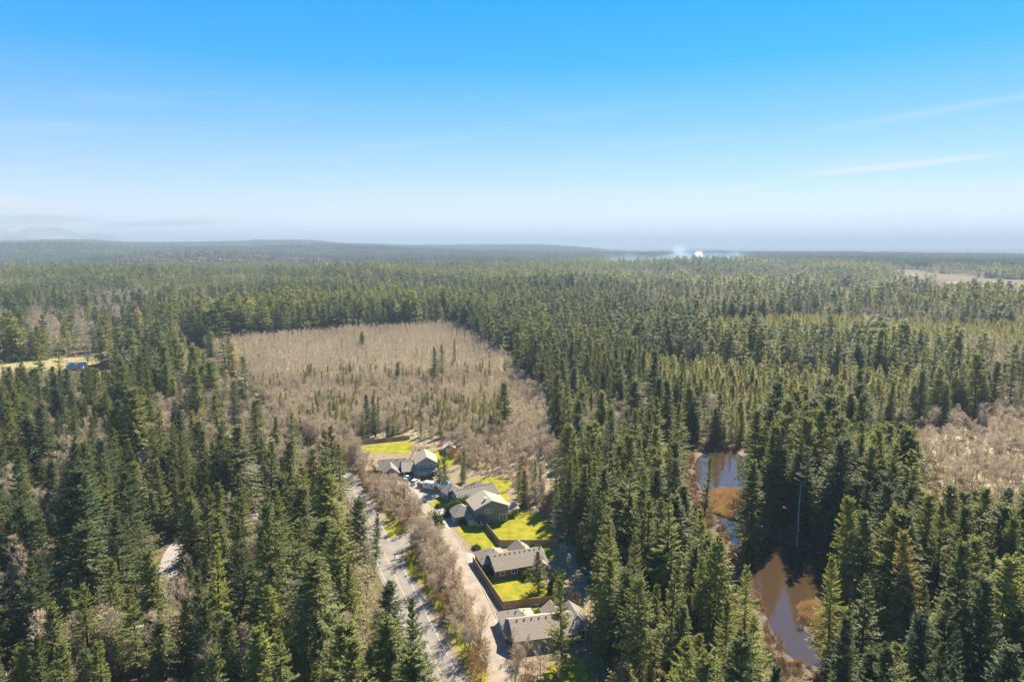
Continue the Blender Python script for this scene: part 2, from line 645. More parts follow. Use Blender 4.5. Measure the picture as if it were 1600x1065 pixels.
# ------------------------------------------------------------------ tree prototypes (meshes shared by all copies)
def np_mesh(name, quads_v, quads_m, mats):
    """quads_v: (n,4,3); quads_m: material index per quad"""
    n = len(quads_v)
    me = bpy.data.meshes.new(name)
    me.vertices.add(4 * n)
    me.vertices.foreach_set('co', np.ascontiguousarray(quads_v, dtype=np.float32).ravel())
    me.loops.add(4 * n)
    me.loops.foreach_set('vertex_index', np.arange(4 * n, dtype=np.int32))
    me.polygons.add(n)
    me.polygons.foreach_set('loop_start', np.arange(0, 4 * n, 4, dtype=np.int32))
    for m in mats:
        me.materials.append(m)
    if len(mats) > 1:
        me.polygons.foreach_set('material_index', np.asarray(quads_m, dtype=np.int32))
    me.update(calc_edges=True)
    return me


def unit(v):
    return v / np.maximum(np.linalg.norm(v, axis=-1, keepdims=True), 1e-9)


def blades(P, D, Ln, W, Nn, mid=.42):
    """leaf-shaped quads from base points P along D"""
    S = unit(np.cross(D, Nn))
    Ln, W = Ln[:, None], W[:, None]
    a = P
    b = P + D * Ln * mid + S * W * .5
    c = P + D * Ln
    d = P + D * Ln * mid - S * W * .5
    return np.stack([a, b, c, d], 1)


def tubes(P0, P1, r0, r1, seg=4):
    """many straight tapered tubes -> quads"""
    D = unit(P1 - P0)
    ref = np.where(np.abs(D[:, 2:3]) < .9, np.array([[0, 0, 1.]]), np.array([[1., 0, 0]]))
    A = unit(np.cross(D, ref))
    B = np.cross(D, A)
    out = []
    for k in range(seg):
        t0, t1 = 2 * np.pi * k / seg, 2 * np.pi * (k + 1) / seg
        c0 = A * math.cos(t0) + B * math.sin(t0)
        c1 = A * math.cos(t1) + B * math.sin(t1)
        out.append(np.stack([P0 + c0 * r0[:, None], P0 + c1 * r0[:, None], P1 + c1 * r1[:, None], P1 + c0 * r1[:, None]], 1))
    return np.concatenate(out)


def trunk_quads(rs, h, r, top=.98, bend=.15, seg=7, n=7):
    z = np.linspace(-.4, h * top, n)
    x = np.cumsum(rs.randn(n) * bend) * (np.arange(n) > 0)
    y = np.cumsum(rs.randn(n) * bend) * (np.arange(n) > 0)
    x[-1] = y[-1] = 0 if bend < .2 else x[-1]
    P = np.stack([x, y, z], 1)
    rr = r * (1 - .96 * np.linspace(0, 1, n) ** .9)
    return tubes(P[:-1], P[1:], rr[:-1], rr[1:], seg), P


def conifer(seed, h=26.0, rad=3.6, t0=.08, spacing=.5, nb=6, K=7, Mb=4, style='fir', blade=(.95, .30), lod=0):
    """-> (trunk quads, foliage quads) for one conifer standing on z=0"""
    rs = np.random.RandomState(seed)
    TQ, _ = trunk_quads(rs, h, .012 * h + .06, bend=.03)
    zs = np.arange(h * t0, h * .985, spacing)
    zs = zs + rs.randn(len(zs)) * spacing * .25
    nbs = np.maximum(3, (nb + rs.randint(-1, 2, len(zs)))).astype(int)
    zb = np.repeat(zs, nbs)
    B = len(zb)
    t = np.clip((zb / h - t0) / (1 - t0), 0, 1)
    if style == 'cedar':
        prof = np.minimum(1, (1 - t) ** .72 * 1.12) * (.72 + .28 * np.minimum(1, t / .18))
    elif style == 'spire':
        prof = (1 - t) ** .85 * (.8 + .2 * np.minimum(1, t / .1))
    else:
        prof = (1 - t) ** .92 * (.62 + .38 * np.minimum(1, t / .2))
    lobes = 1 + .16 * np.sin(t * 23 + seed) * (style != 'cedar')
    l = rad * prof * lobes * (1 - .42 * rs.rand(B) ** 1.5) + .25
    gap = rs.rand(B) < (.10 if style == 'cedar' else .17)
    l = np.where(gap, l * .5, l)
    if style != 'cedar':
        l = np.where(rs.rand(B) < .06, l * 1.25, l)
    az = rs.rand(B) * 2 * np.pi
    # uneven sides
    l = l * (1 + .14 * np.sin(az + seed * 1.7) + .08 * np.sin(2 * az + t * 9))
    if style == 'cedar':
        el = R(25) + t * R(35) - (1 - t) * R(20)
        droop = .55
        up = .15
    elif style == 'spire':
        el = t * R(50) - (1 - t) * R(12)
        droop = .22
        up = .30
    else:
        el = t * R(48) + (t - .5) * R(14)
        droop = .34
        up = .22
    el = el + rs.randn(B) * R(6)
    s = np.linspace(.18, 1.0, K)[None, :] + rs.uniform(-.06, .06, (B, K))
    rad_dir = np.stack([np.cos(az), np.sin(az), np.zeros(B)], 1)

    def pos(s):
        out_ = l[:, None] * s
        zz = zb[:, None] + out_ * np.tan(el)[:, None] - droop * l[:, None] * s ** 2 + up * l[:, None] * s ** 4
        return np.stack([rad_dir[:, 0:1] * out_, rad_dir[:, 1:2] * out_, zz], -1)
    P = pos(s)
    T = unit(pos(s + .05) - pos(s - .05))
    side = np.stack([-np.sin(az), np.cos(az), np.zeros(B)], 1)[:, None, :]
    Ps, Ds, Ls, Ws, Ns = [], [], [], [], []
    sc = (.5 + .5 * (l / rad))[:, None]
    for k in range(Mb):
        sg = (1, -1, 1, -1, 1, -1)[k % 6]
        ang = rs.uniform(R(22), R(70), (B, K, 1))
        if k >= Mb - 1:
            ang = rs.uniform(R(-25), R(25), (B, K, 1))
        hang = rs.uniform(.25, .9, (B, K, 1)) if style == 'cedar' else rs.uniform(-.05, .42, (B, K, 1))
        D = T * np.cos(ang) + side * sg * np.sin(ang) + np.array([0, 0, -1.]) * hang
        D = unit(D + rs.randn(B, K, 3) * .14)
        Ln = blade[0] * sc * rs.uniform(.6, 1.25, (B, K)) * (1.15 - .35 * s)
        W = blade[1] * sc * rs.uniform(.7, 1.3, (B, K))
        Nn = unit(np.array([0, 0, 1.]) + rs.randn(B, K, 3) * .55 + rad_dir[:, None, :] * (.9 if style == 'cedar' else .25))
        Ps.append((P + rs.randn(B, K, 3) * .05).reshape(-1, 3))
        Ds.append(D.reshape(-1, 3))
        Ls.append(Ln.ravel())
        Ws.append(W.ravel())
        Ns.append(Nn.reshape(-1, 3))
    Q = blades(np.concatenate(Ps), np.concatenate(Ds), np.concatenate(Ls), np.concatenate(Ws), np.concatenate(Ns))
    # leader shoot
    n = 10
    zt = h * (.95 + .05 * np.linspace(0, 1, n))
    D = unit(np.stack([rs.randn(n) * .5, rs.randn(n) * .5, np.full(n, 1.)], 1))
    Q = np.concatenate([Q, blades(np.stack([zt * 0, zt * 0, zt], 1), D, np.full(n, blade[0] * .5), np.full(n, blade[1] * .5), rs.randn(n, 3))])
    if lod == 0:
        # bare limbs reaching out from the trunk
        pick = rs.rand(B) < .45
        Pb = pos(np.full((B, 1), .05))[pick, 0]
        Pe = pos(np.full((B, 1), .8))[pick, 0]
        rr = .012 + .012 * l[pick]
        TQ = np.concatenate([TQ, tubes(Pb, Pe, rr, rr * .3, 3)])
    return TQ, Q


def bare_tree(seed, h=14.0, rad=3.2, n1=22, n2=7, n3=6, w3=.05, start=.22, spread=.9, lod=0, stems=1):
    """leafless broadleaf -> (trunk and limb quads, twig quads)"""
    rs = np.random.RandomState(seed)
    TQs, TW = [], []
    for st in range(stems):
        hh = h * (1 - .18 * rs.rand() * (st > 0))
        n = 8
        lean = rs.randn(2) * (.05 + .09 * (stems > 1)) * hh
        z = np.linspace(-.3, hh * .97, n)
        tt = np.linspace(0, 1, n)
        P = np.stack([lean[0] * tt + np.cumsum(rs.randn(n)) * .10, lean[1] * tt + np.cumsum(rs.randn(n)) * .10, z], 1)
        r0 = (.011 * hh + .02) / (stems ** .5)
        rr = r0 * (1 - .93 * tt)
        TQs.append(tubes(P[:-1], P[1:], rr[:-1], rr[1:], 6 if lod == 0 else 3))
        # limbs
        t1 = start + (1 - start) * np.sort(rs.rand(n1)) * .97
        b0 = np.stack([np.interp(t1, tt, P[:, i]) for i in range(3)], 1)
        a1 = rs.rand(n1) * 2 * np.pi
        prof = np.sin(np.pi * np.clip((t1 - start) / (1 - start) * .78 + .2, 0, 1)) ** .8
        l1 = rad * prof * rs.uniform(.65, 1.15, n1) + .3
        e1 = R(35) + R(30) * t1 * spread + rs.randn(n1) * R(8)
        d1 = np.stack([np.cos(a1) * np.cos(e1), np.sin(a1) * np.cos(e1), np.sin(e1)], 1)
        k1 = b0 + d1 * l1[:, None] * .55
        d1b = unit(d1 + np.array([0, 0, .35]) + rs.randn(n1, 3) * .12)
        k2 = k1 + d1b * l1[:, None] * .5
        rl = .006 * l1 + .006 * (1 if lod == 0 else 2.0) + .01
        TQs.append(tubes(b0, k1, rl * 1.5, rl, 3))
        TQs.append(tubes(k1, k2, rl, rl * .4, 3))
        # branchlets and twigs
        N2 = n1 * n2
        i2 = np.repeat(np.arange(n1), n2)
        s2 = rs.uniform(.15, 1.0, N2)
        p2 = np.where((s2 < .5)[:, None], b0[i2] + (k1 - b0)[i2] * (s2 * 2)[:, None], k1[i2] + (k2 - k1)[i2] * ((s2 - .5) * 2)[:, None])
        d2 = unit(np.where((s2 < .5)[:, None], d1[i2], d1b[i2]) * .8 + rs.randn(N2, 3) * .55 + np.array([0, 0, .35]))
        l2 = (.35 + .28 * l1[i2]) * rs.uniform(.6, 1.2, N2)
        TW.append(blades(p2, d2, l2, np.full(N2, w3 * 1.5), rs.randn(N2, 3), .3))
        N3 = N2 * n3
        i3 = np.repeat(np.arange(N2), n3)
        s3 = rs.uniform(.1, 1, N3)
        p3 = p2[i3] + d2[i3] * (l2[i3] * s3)[:, None]
        d3 = unit(d2[i3] + rs.randn(N3, 3) * .6 + np.array([0, 0, .25]))
        l3 = (.25 + .45 * l2[i3]) * rs.uniform(.6, 1.3, N3)
        TW.append(blades(p3, d3, l3, w3 * rs.uniform(.7, 1.2, N3), rs.randn(N3, 3), .3))
    return np.concatenate(TQs), np.concatenate(TW)


PROTO_COL = bpy.data.collections.new('plant_models')       # never linked to the scene: only a source of copies


class Proto:
    """one kind of plant: separate trunk / crown meshes for single trees, a joined one for masses"""
    def __init__(self, name, quads, mats, h):
        tq, cq = quads
        self.name, self.h = name, h
        self.trunk = np_mesh(name + '_trunk', tq, None, [mats[0]]) if tq is not None else None
        self.crown = np_mesh(name + '_crown', cq, None, [mats[1]])
        if tq is not None:
            q = np.concatenate([tq, cq])
            mi = np.concatenate([np.zeros(len(tq)), np.ones(len(cq))])
            self.joined = np_mesh(name, q, mi, mats)
        else:
            self.joined = self.crown
        self.tris = 2 * len(cq)


CM = [M['bark'], M['conifer']]
BMAT = [M['pale_bark'], M['twig']]
FIR, CEDAR, SPIRE, ALDER, MAPLE, BRUSH = [], [], [], [], [], []
for s in range(6):
    FIR.append(Proto('fir', conifer(100 + s, 26, (5.2, 4.4, 6.0, 5.0, 5.6, 4.2)[s], t0=(.06, .12, .05, .2, .08, .3)[s], spacing=(.5, .55, .5, .62, .5, .6)[s], nb=(6, 5, 6, 5, 6, 5)[s], K=10, Mb=6, blade=(.72, .19)), CM, 26))
for s in range(4):
    CEDAR.append(Proto('cedar', conifer(200 + s, 25, (4.4, 5.2, 4.8, 5.8)[s], t0=.03, spacing=.46, nb=8, K=8, Mb=5, style='cedar', blade=(.72, .24)), CM, 25))
for s in range(4):
    SPIRE.append(Proto('hemlock', conifer(300 + s, 27, 3.2 + .4 * s, t0=.10, spacing=.58, nb=6, K=10, Mb=6, style='spire', blade=(.66, .17)), CM, 27))
for s in range(4):
    ALDER.append(Proto('alder', bare_tree(400 + s, 14, 2.5 + .3 * s, 24, 7, 7, .042, stems=1 + s % 2), BMAT, 14))
for s in range(2):
    MAPLE.append(Proto('maple', bare_tree(450 + s, 17, 5.2, 26, 9, 8, .045, start=.25, spread=.5), BMAT, 17))
for s in range(3):
    BRUSH.append(Proto('brush', (None, bare_tree(480 + s, 3.2, 1.7, 10, 6, 6, .05, start=.02, stems=3, spread=.4)[1]), [M['brush'], M['brush']], 3.2))
FIR1 = [Proto('mid_fir', conifer(500 + s, 26, 5.0 + .3 * s, t0=.06, spacing=1.05, nb=5, K=4, Mb=4, blade=(1.5, .55), lod=1), CM, 26) for s in range(3)]
CEDAR1 = [Proto('mid_cedar', conifer(520 + s, 25, 4.6, t0=.04, spacing=1.0, nb=6, K=4, Mb=4, style='cedar', blade=(1.4, .55), lod=1), CM, 25) for s in range(2)]
SPIRE1 = [Proto('mid_hemlock', conifer(540 + s, 27, 3.8, t0=.08, spacing=1.1, nb=5, K=4, Mb=4, style='spire', blade=(1.3, .5), lod=1), CM, 27) for s in range(2)]
ALDER1 = [Proto('mid_alder', bare_tree(560 + s, 14, 2.8, 14, 5, 4, .10, lod=1), BMAT, 14) for s in range(3)]
FIR2 = [Proto('far_fir', conifer(600 + s, 26, 4.8, t0=.1, spacing=2.6, nb=5, K=2, Mb=3, blade=(3.2, 1.5), lod=1), CM, 26) for s in range(3)]
ALDER2 = [Proto('far_alder', bare_tree(620 + s, 15, 3.4, 8, 4, 3, .30, lod=1), BMAT, 15) for s in range(2)]


def stuff(name, label, cat, protos, pts, idx, scl, rot, tint, structure=False):
    """ONE object: a cloud of points carrying copies of the given plant meshes"""
    col = bpy.data.collections.new(name + '_models')
    for k, p in enumerate(protos):
        o = bpy.data.objects.new('%03d_%s' % (k, name), p if isinstance(p, bpy.types.Mesh) else p.joined)
        col.objects.link(o)
    n = len(pts)
    me = bpy.data.meshes.new(name)
    me.vertices.add(n)
    me.vertices.foreach_set('co', np.ascontiguousarray(pts, dtype=np.float32).ravel())
    for nm, ty, arr in (('idx', 'INT', np.asarray(idx, np.int32)), ('tint', 'FLOAT', np.asarray(tint, np.float32))):
        a = me.attributes.new(nm, ty, 'POINT')
        a.data.foreach_set('value', arr)
    lean = rng.randn(n, 2) * .035
    rv = np.stack([lean[:, 0], lean[:, 1], np.asarray(rot, float)], 1)
    a = me.attributes.new('rot', 'FLOAT_VECTOR', 'POINT')
    a.data.foreach_set('vector', np.ascontiguousarray(rv, dtype=np.float32).ravel())
    a = me.attributes.new('scl', 'FLOAT_VECTOR', 'POINT')
    a.data.foreach_set('vector', np.ascontiguousarray(scl, dtype=np.float32).ravel())
    o = link(name, me)
    ng = bpy.data.node_groups.new(name + '_copies', 'GeometryNodeTree')
    ng.interface.new_socket('Geometry', in_out='INPUT', socket_type='NodeSocketGeometry')
    ng.interface.new_socket('Geometry', in_out='OUTPUT', socket_type='NodeSocketGeometry')
    N, L = ng.nodes.new, ng.links.new
    gi, go = N('NodeGroupInput'), N('NodeGroupOutput')
    ci = N('GeometryNodeCollectionInfo')
    ci.inputs['Collection'].default_value = col
    ci.inputs['Separate Children'].default_value = True
    ci.inputs['Reset Children'].default_value = True
    ip = N('GeometryNodeInstanceOnPoints')
    ip.inputs['Pick Instance'].default_value = True

    def attr(nm, ty):
        a = N('GeometryNodeInputNamedAttribute')
        a.data_type = ty
        a.inputs['Name'].default_value = nm
        return a.outputs['Attribute']
    L(gi.outputs[0], ip.inputs['Points'])
    L(ci.outputs[0], ip.inputs['Instance'])
    L(attr('idx', 'INT'), ip.inputs['Instance Index'])
    L(attr('rot', 'FLOAT_VECTOR'), ip.inputs['Rotation'])
    L(attr('scl', 'FLOAT_VECTOR'), ip.inputs['Scale'])
    L(ip.outputs[0], go.inputs[0])
    md = o.modifiers.new('copies', 'NODES')
    md.node_group = ng
    tag(o, label, cat, kind='stuff')
    return o


# ------------------------------------------------------------------ where the plants stand
rng = np.random.RandomState(21)


def grid_points(y0, y1, sp, half=R(41), rmin=0, rmax=1e9, jit=.42):
    xm = y1 * math.tan(half) + 30
    nx, ny = int(2 * xm / sp), int((y1 - y0) / sp)
    gx, gy = np.meshgrid(np.arange(nx), np.arange(ny))
    x = (gx.ravel() + .5 * (gy.ravel() % 2) + rng.uniform(-jit, jit, gx.size)) * sp - xm
    y = y0 + (gy.ravel() + rng.uniform(-jit, jit, gx.size)) * sp
    ok = np.abs(x) < y * math.tan(half) + 25
    r = np.hypot(x, y)
    ok &= (r >= rmin) & (r < rmax)
    return x[ok], y[ok]


class Plants:
    """columns: x, y, h, kind (0 fir 1 cedar 2 hemlock 3 bare 4 maple 5 brush), tint, width factor"""
    def __init__(self):
        self.rows = []

    def add(self, x, y, h, kind, tint, wf):
        self.rows.append(np.stack([np.asarray(a, float) * np.ones(np.shape(x)) for a in (x, y, h, kind, tint, wf)], 1))

    def arr(self):
        return np.concatenate(self.rows)


NEAR = Plants()
NEAR_R = 470.0


def mix_brown(x, y):
    """share of leafless trees in the natural mix"""
    n = fbm(x, y, 170, 1)
    return n


# hand-placed trees: (apex px, apex py, height, kind, width factor, tint)
HAND = [
    (880, 898, 21, 2, 1.15, .50), (842, 862, 11, 0, 1.5, .33), (383, 556, 30, 0, 1.25, .28), (790, 596, 24, 1, 1.25, .35), (757, 612, 15, 0, 1.0, .25),
    (1060, 630, 27, 0, 1.25, .55), (1305, 868, 25, 0, .95, .68), (1390, 690, 30, 0, 1.2, .50), (1400, 1000, 20, 0, 1.3, .62),
    (565, 518, 17, 1, 1.4, .25), (621, 566, 17, 1, 1.2, .18), (680, 542, 25, 0, 1.1, .22), (690, 538, 27, 0, 1.0, .2), (710, 528, 24, 2, .8, .22),
    (572, 616, 19, 0, 1.2, .12), (585, 618, 20, 2, 1.1, .12), (590, 622, 17, 2, 1.0, .2),
    (205, 915, 24, 0, 1.0, .40), (320, 760, 27, 0, 1.15, .25), (380, 805, 27, 2, 1.1, .15), (455, 645, 26, 0, 1.15, .40), (290, 780, 24, 1, 1.1, .42),
    (110, 790, 25, 1, 1.3, .50), (170, 870, 22, 0, 1.1, .42), (400, 980, 22, 1, 1.3, .62), (30, 1010, 16, 1, 1.2, .60), (575, 1010, 18, 0, 1.3, .42),
    (645, 930, 22, 2, 1.2, .25), (545, 880, 20, 0, 1.0, .45), (330, 690, 26, 0, 1.1, .28), (270, 660, 25, 0, 1.1, .35), (130, 690, 25, 1, 1.2, .38),
    (585, 800, 15, 2, 1.25, .30), (695, 700, 15, 0, 1.3, .15), (687, 716, 13, 0, 1.25, .12), (725, 705, 12, 2, 1.1, .35), (722, 720, 9, 2, 1.1, .3),
    (632, 762, 9, 2, 1.2, .38), (810, 722, 13, 0, 1.0, .40), (835, 720, 13, 0, 1.0, .42), (820, 735, 13, 1, 1.1, .35), (870, 740, 17, 2, .9, .4), (846, 728, 12, 2, 1, .4),
    (955, 640, 30, 0, 1.05, .22), (1185, 640, 33, 1, 1.1, .40), (1235, 625, 36, 1, 1.1, .42), (1320, 650, 34, 1, 1.1, .45), (1290, 640, 35, 1, 1.0, .42),
    (1210, 665, 33, 1, 1.0, .38), (1265, 655, 34, 1, 1.1, .40), (1350, 680, 30, 0, 1.0, .35), (1180, 720, 28, 1, 1.1, .36),
    (1330, 780, 29, 1, .9, .58), (1395, 795, 30, 1, 1.05, .55), (1480, 790, 30, 0, 1.0, .42), (1540, 760, 27, 1, 1.1, .50), (1455, 770, 28, 1, 1.1, .5), (1520, 840, 30, 1, 1.1, .55), (1575, 870, 30, 1, 1.2, .66), (1430, 830, 30, 1, .9, .95),
    (1175, 960, 26, 0, 1.25, .72), (1000, 905, 26, 1, 1.0, .50), (960, 820, 28, 0, 1.15, .48), (1050, 870, 28, 2, 1.1, .45), (1045, 790, 28, 0, 1.2, .66), (1105, 800, 29, 2, 1.1, .65), (1120, 840, 28, 1, 1.1, .6),
    (940, 680, 27, 2, .9, .22), (890, 720, 24, 0, .95, .3), (1090, 990, 22, 0, 1.1, .60), (1170, 880, 22, 0, 1.0, .7),
    (1105, 708, 21, 2, 1.0, .42), (1145, 655, 12.5, 0, 1.0, .30), (1120, 640, 16, 1, 1.0, .35), (1160, 640, 16, 1, .9, .33), (1088, 645, 15, 1, .9, .3),
]
HAND_BARE = [(470, 905, 20, 4, .75, .15), (490, 900, 19, 3, 1.2, .2), (520, 1005, 14, 3, 1.4, .25), (75, 845, 17, 3, 1.3, .8), (65, 960, 17, 3, 1.5, .75), (285, 905, 15, 4, .8, .8), (30, 835, 15, 3, 1.3, .75),
             (380, 970, 14, 3, 1.2, .35), (350, 960, 15, 3, 1.1, .4), (1452, 668, 15, 4, .8, .45), (1515, 690, 16, 4, .9, .8), (1565, 720, 14, 3, 1.3, .6), (1125, 610, 18, 3, 1.4, .7), (975, 640, 17, 3, 1.7, .75), (910, 640, 18, 3, 1.6, .7), (820, 1000, 9, 4, .8, .5), (846, 1008, 9, 4, .9, .7), (875, 1020, 7, 4, .9, .7), (805, 1002, 9, 3, 1.2, .4)]


def apex_to_ground(px, py, h):
    p = G(px, py, h)
    return p.x, p.y


hand_xy = []
for (px, py, h, kind, wf, tint) in HAND:
    x, y = apex_to_ground(px, py, h)
    NEAR.add([x], [y], h, kind, tint, wf)
    hand_xy.append((x, y, 2.0 + .045 * h))
for (px, py, h, kind, wf, tint) in HAND_BARE:
    x, y = apex_to_ground(px, py, h)
    NEAR.add([x], [y], h, kind, tint, wf)
    hand_xy.append((x, y, 2.2))


def away_from_hand(x, y):
    ok = np.ones(len(x), bool)
    for hx, hy, d in hand_xy:
        ok &= (x - hx) ** 2 + (y - hy) ** 2 > d * d
    return ok


def zones(x, y):
    px, py = to_px(x, y, 0.0)
    z = {}
    z['res'] = inpoly(px, py, PX_RES)
    z['lot'] = inpoly(px, py, PX_LOT) & ~z['res']
    z['pond'] = inpoly(px, py, PX_POND) | inpoly(px, py, PX_SHORE)
    z['bare'] = inpoly(px, py, PX_BARE_R)
    z['field'] = inpoly(px, py, PX_FIELD)
    z['young'] = inpoly(px, py, PX_YOUNG) | inpoly(px, py, PX_YOUNG2)
    z['tall'] = inpoly(px, py, PX_TALL_R)
    z['stand'] = inpoly(px, py, PX_POND_STAND)
    z['strip'] = inpoly(px, py, PX_STRIP)
    z['hollow'] = inpoly(px, py, PX_FAR_CLEAR) | inpoly(px, py, PX_HOLLOW)
    z['reed'] = inpoly(px, py, PX_REED[0]) | inpoly(px, py, PX_REED[1])
    z['road'] = (dist_line(x, y, ROAD) < 6.8) | (dist_line(x, y, DRIVE_LEFT) < 5.2) | (dist_line(x, y, LANE) < 5.5) | (dist_line(x, y, LINK) < 5)
    return z


def conifer_rows(x, y, store, small=False):
    z = zones(x, y)
    px, py = to_px(x, y, 0.0)
    n = len(x)
    u = rng.rand(n)
    brown = fbm(x, y, 160, 1) + np.where(np.hypot(x, y) < 600, .5, .42) * (rng.rand(n) - .5)
    # browner country on the far right and in a belt on the far left
    bias = .15 * sstep(850, 1100, px) * sstep(505, 470, py) * sstep(425, 440, py) + .10 * sstep(300, 150, px) * sstep(500, 485, py) * sstep(450, 462, py)
    rr = np.hypot(x, y)
    thr = np.where(rr < 330, .60, np.where(rr < 600, .55, .515)) - bias
    is_b = (brown > thr)
    is_b &= ~(z['tall'] | z['stand'] | z['young'] | (z['strip'] & (u > .04)))
    is_b |= z['bare'] | (z['tall'] & (u < .04))
    is_b |= (inpoly(px, py, [(905, 640), (985, 640), (1020, 700), (900, 760), (870, 745)]) & (u < .55))
    clear = z['res'] | z['lot'] | z['pond'] | z['field'] | z['road'] | z['hollow'] | z['reed']
    # the slope in front of the bare wood and the shore stay open
    keep = ~clear & away_from_hand(x, y)
    cv = fbm(x, y, 60, 6)
    kind = np.where(u < .44, 0, np.where(u < .80, 1, 2))
    ced = z['stand'] | inpoly(px, py, [(1320, 880), (1650, 830), (1650, 1180), (1380, 1180)])
    kind = np.where(ced & (rng.rand(n) < .62), 1, kind)
    h = 19.5 + 11 * fbm(x, y, 90, 7) + rng.randn(n) * 4.2 + np.where(rng.rand(n) < .07, 6, 0)
    h = np.where(z['tall'], 22 + 8 * fbm(x, y, 50, 7) + rng.randn(n) * 2.5, h)
    h = np.where(z['strip'], 22 + 6 * rng.rand(n), h)
    h = np.where(z['stand'], 31 + rng.randn(n) * 2.8, h)
    h = np.where(z['young'], 12 + rng.randn(n) * 1.6, h)
    left = px < 600
    h = np.where(left & (py > 640), h - 1.0, h)
    tint = np.clip(.30 + (cv - .5) * .55 + rng.randn(n) * .13, .02, .85)
    far = sstep(350, 700, rr)
    tint = np.clip(tint + far * (fbm(x, y, 230, 31) - .5) * .7, .02, .85)
    h = h * (1 + far * (fbm(x, y, 210, 33) - .5) * .7)
    tint = np.where(z['young'], .78 + rng.randn(n) * .10, tint)
    tint = np.where(z['strip'], np.clip(.50 + (cv - .5) * .4 + rng.randn(n) * .12, .1, .85), tint)
    tint = np.where(rng.rand(n) < .005, .95, tint)
    wf = rng.uniform(.85, 1.5, n) * (1 + .38 * sstep(420, 700, np.hypot(x, y)))
    wf = np.where(z['young'], 1.6, wf)
    # leafless
    kb = np.where(rng.rand(n) < .16, 4, 3)
    kind = np.where(is_b, kb, kind)
    h = np.where(is_b, 11 + 5 * fbm(x, y, 70, 9) + rng.randn(n) * 1.2, h)
    h = np.where(z['bare'], 11.5 + rng.randn(n) * 1.5, h)
    tint = np.where(is_b, np.clip(np.where(z['bare'], .88, .62) + .25 * (cv - .5) + rng.randn(n) * .15, 0, 1), tint)
    wf = np.where(is_b, rng.uniform(1.0, 1.5, n), wf)
    keep &= (rng.rand(n) < np.where(is_b | z['young'], 1.0, .84))
    # openings: small glades in the woods
    glade = fbm(x, y, 75, 21)
    keep &= ~((glade > .66) & (rng.rand(n) < .75) & ~is_b & ~z['stand'] & ~z['young'])
    edge = 535 + (px - 300) * .833
    m_ = (px > 285) & (px < 492) & (py > edge)
    h = np.where(m_, np.minimum(h, np.maximum((py - edge) * rr / FPX * .95, 4)), h)
    # the wood's edge steps down towards the open pond
    ytop_p = 740 + (px - 1058) * 1.85
    m_ = (px > 1058) & (px < np.where(py > 900, 1300, 1190)) & (py > 760) & ~z['stand']
    cap = (py - ytop_p) * rr / FPX
    h = np.where(m_, np.minimum(h, cap), h)
    keep &= ~m_ | (h > 3.5)
    for poly, ytop in SIGHT:
        m_ = inpoly(px, py, poly)
        cap = (py - ytop) * np.hypot(x, y) / FPX
        h = np.where(m_, np.minimum(h, cap), h)
        keep &= ~m_ | (h > 3.5)
    if small:
        h = np.where(z['stand'], h * .8, h * rng.uniform(.35, .75, n))
        wf = wf * 1.25
    store.add(x[keep], y[keep], np.maximum(h[keep], 3.5), kind[keep], tint[keep], wf[keep])


x, y = grid_points(62, 480, 8.5, rmin=62, rmax=NEAR_R)
conifer_rows(x, y, NEAR)
x, y = grid_points(62, 480, 8.8, rmin=62, rmax=NEAR_R)
conifer_rows(x, y, NEAR, small=True)

# undergrowth and young trees filling the woods, the verge and the belt between road and lane
x, y = grid_points(70, 480, 4.4, rmax=NEAR_R)
z = zones(x, y)
u = rng.rand(len(x))
keep = ~(z['res'] | z['lot'] | z['pond'] | z['road'] | z['field'] | z['hollow'] | z['reed']) & (u < .42)
NEAR.add(x[keep], y[keep], (1.6 + 2.2 * rng.rand(len(x)))[keep], 5, np.clip(.35 + rng.randn(len(x)) * .25, 0, 1)[keep], 1.2)
# low brush along the pond shore
x, y = grid_points(100, 330, 2.0)
px, py = to_px(x, y, 0.0)
k = inpoly(px, py, PX_SHORE) & ~inpoly(px, py, PX_POND) & ~inpoly(px, py, PX_REED[0]) & ~inpoly(px, py, PX_REED[1]) & (rng.rand(len(x)) < .6)
NEAR.add(x[k], y[k], (.9 + 1.3 * rng.rand(len(x)))[k], 5, np.clip(.45 + rng.randn(len(x)) * .25, 0, 1)[k], 1.3)
# the lot: young alder thicket with scattered seedling conifers
x, y = grid_points(200, 480, 3.2, rmax=NEAR_R)
z = zones(x, y)
k = z['lot'] & away_from_hand(x, y) & (dist_line(x, y, ROAD) > 4.6)
h = 4.2 + 6.5 * fbm(x, y, 30, 4) + rng.randn(len(x)) * 1.1
NEAR.add(x[k], y[k], np.maximum(h, 3)[k], 3, np.clip(.74 + .6 * (fbm(x, y, 35, 3) - .5) + rng.randn(len(x)) * .12, 0, 1)[k], 1.25)
px, py = to_px(x, y, 0.0)
gr = fbm(x, y, 45, 12)
k = z['lot'] & ~z['road'] & (rng.rand(len(x)) < np.where(gr > .47, .22, .03)) & (py > 556) & (px < 790)
NEAR.add(x[k], y[k], (8 + 4.5 * rng.rand(len(x)))[k], 2, np.clip(.66 + rng.randn(len(x)) * .15, .2, .85)[k], 1.45)
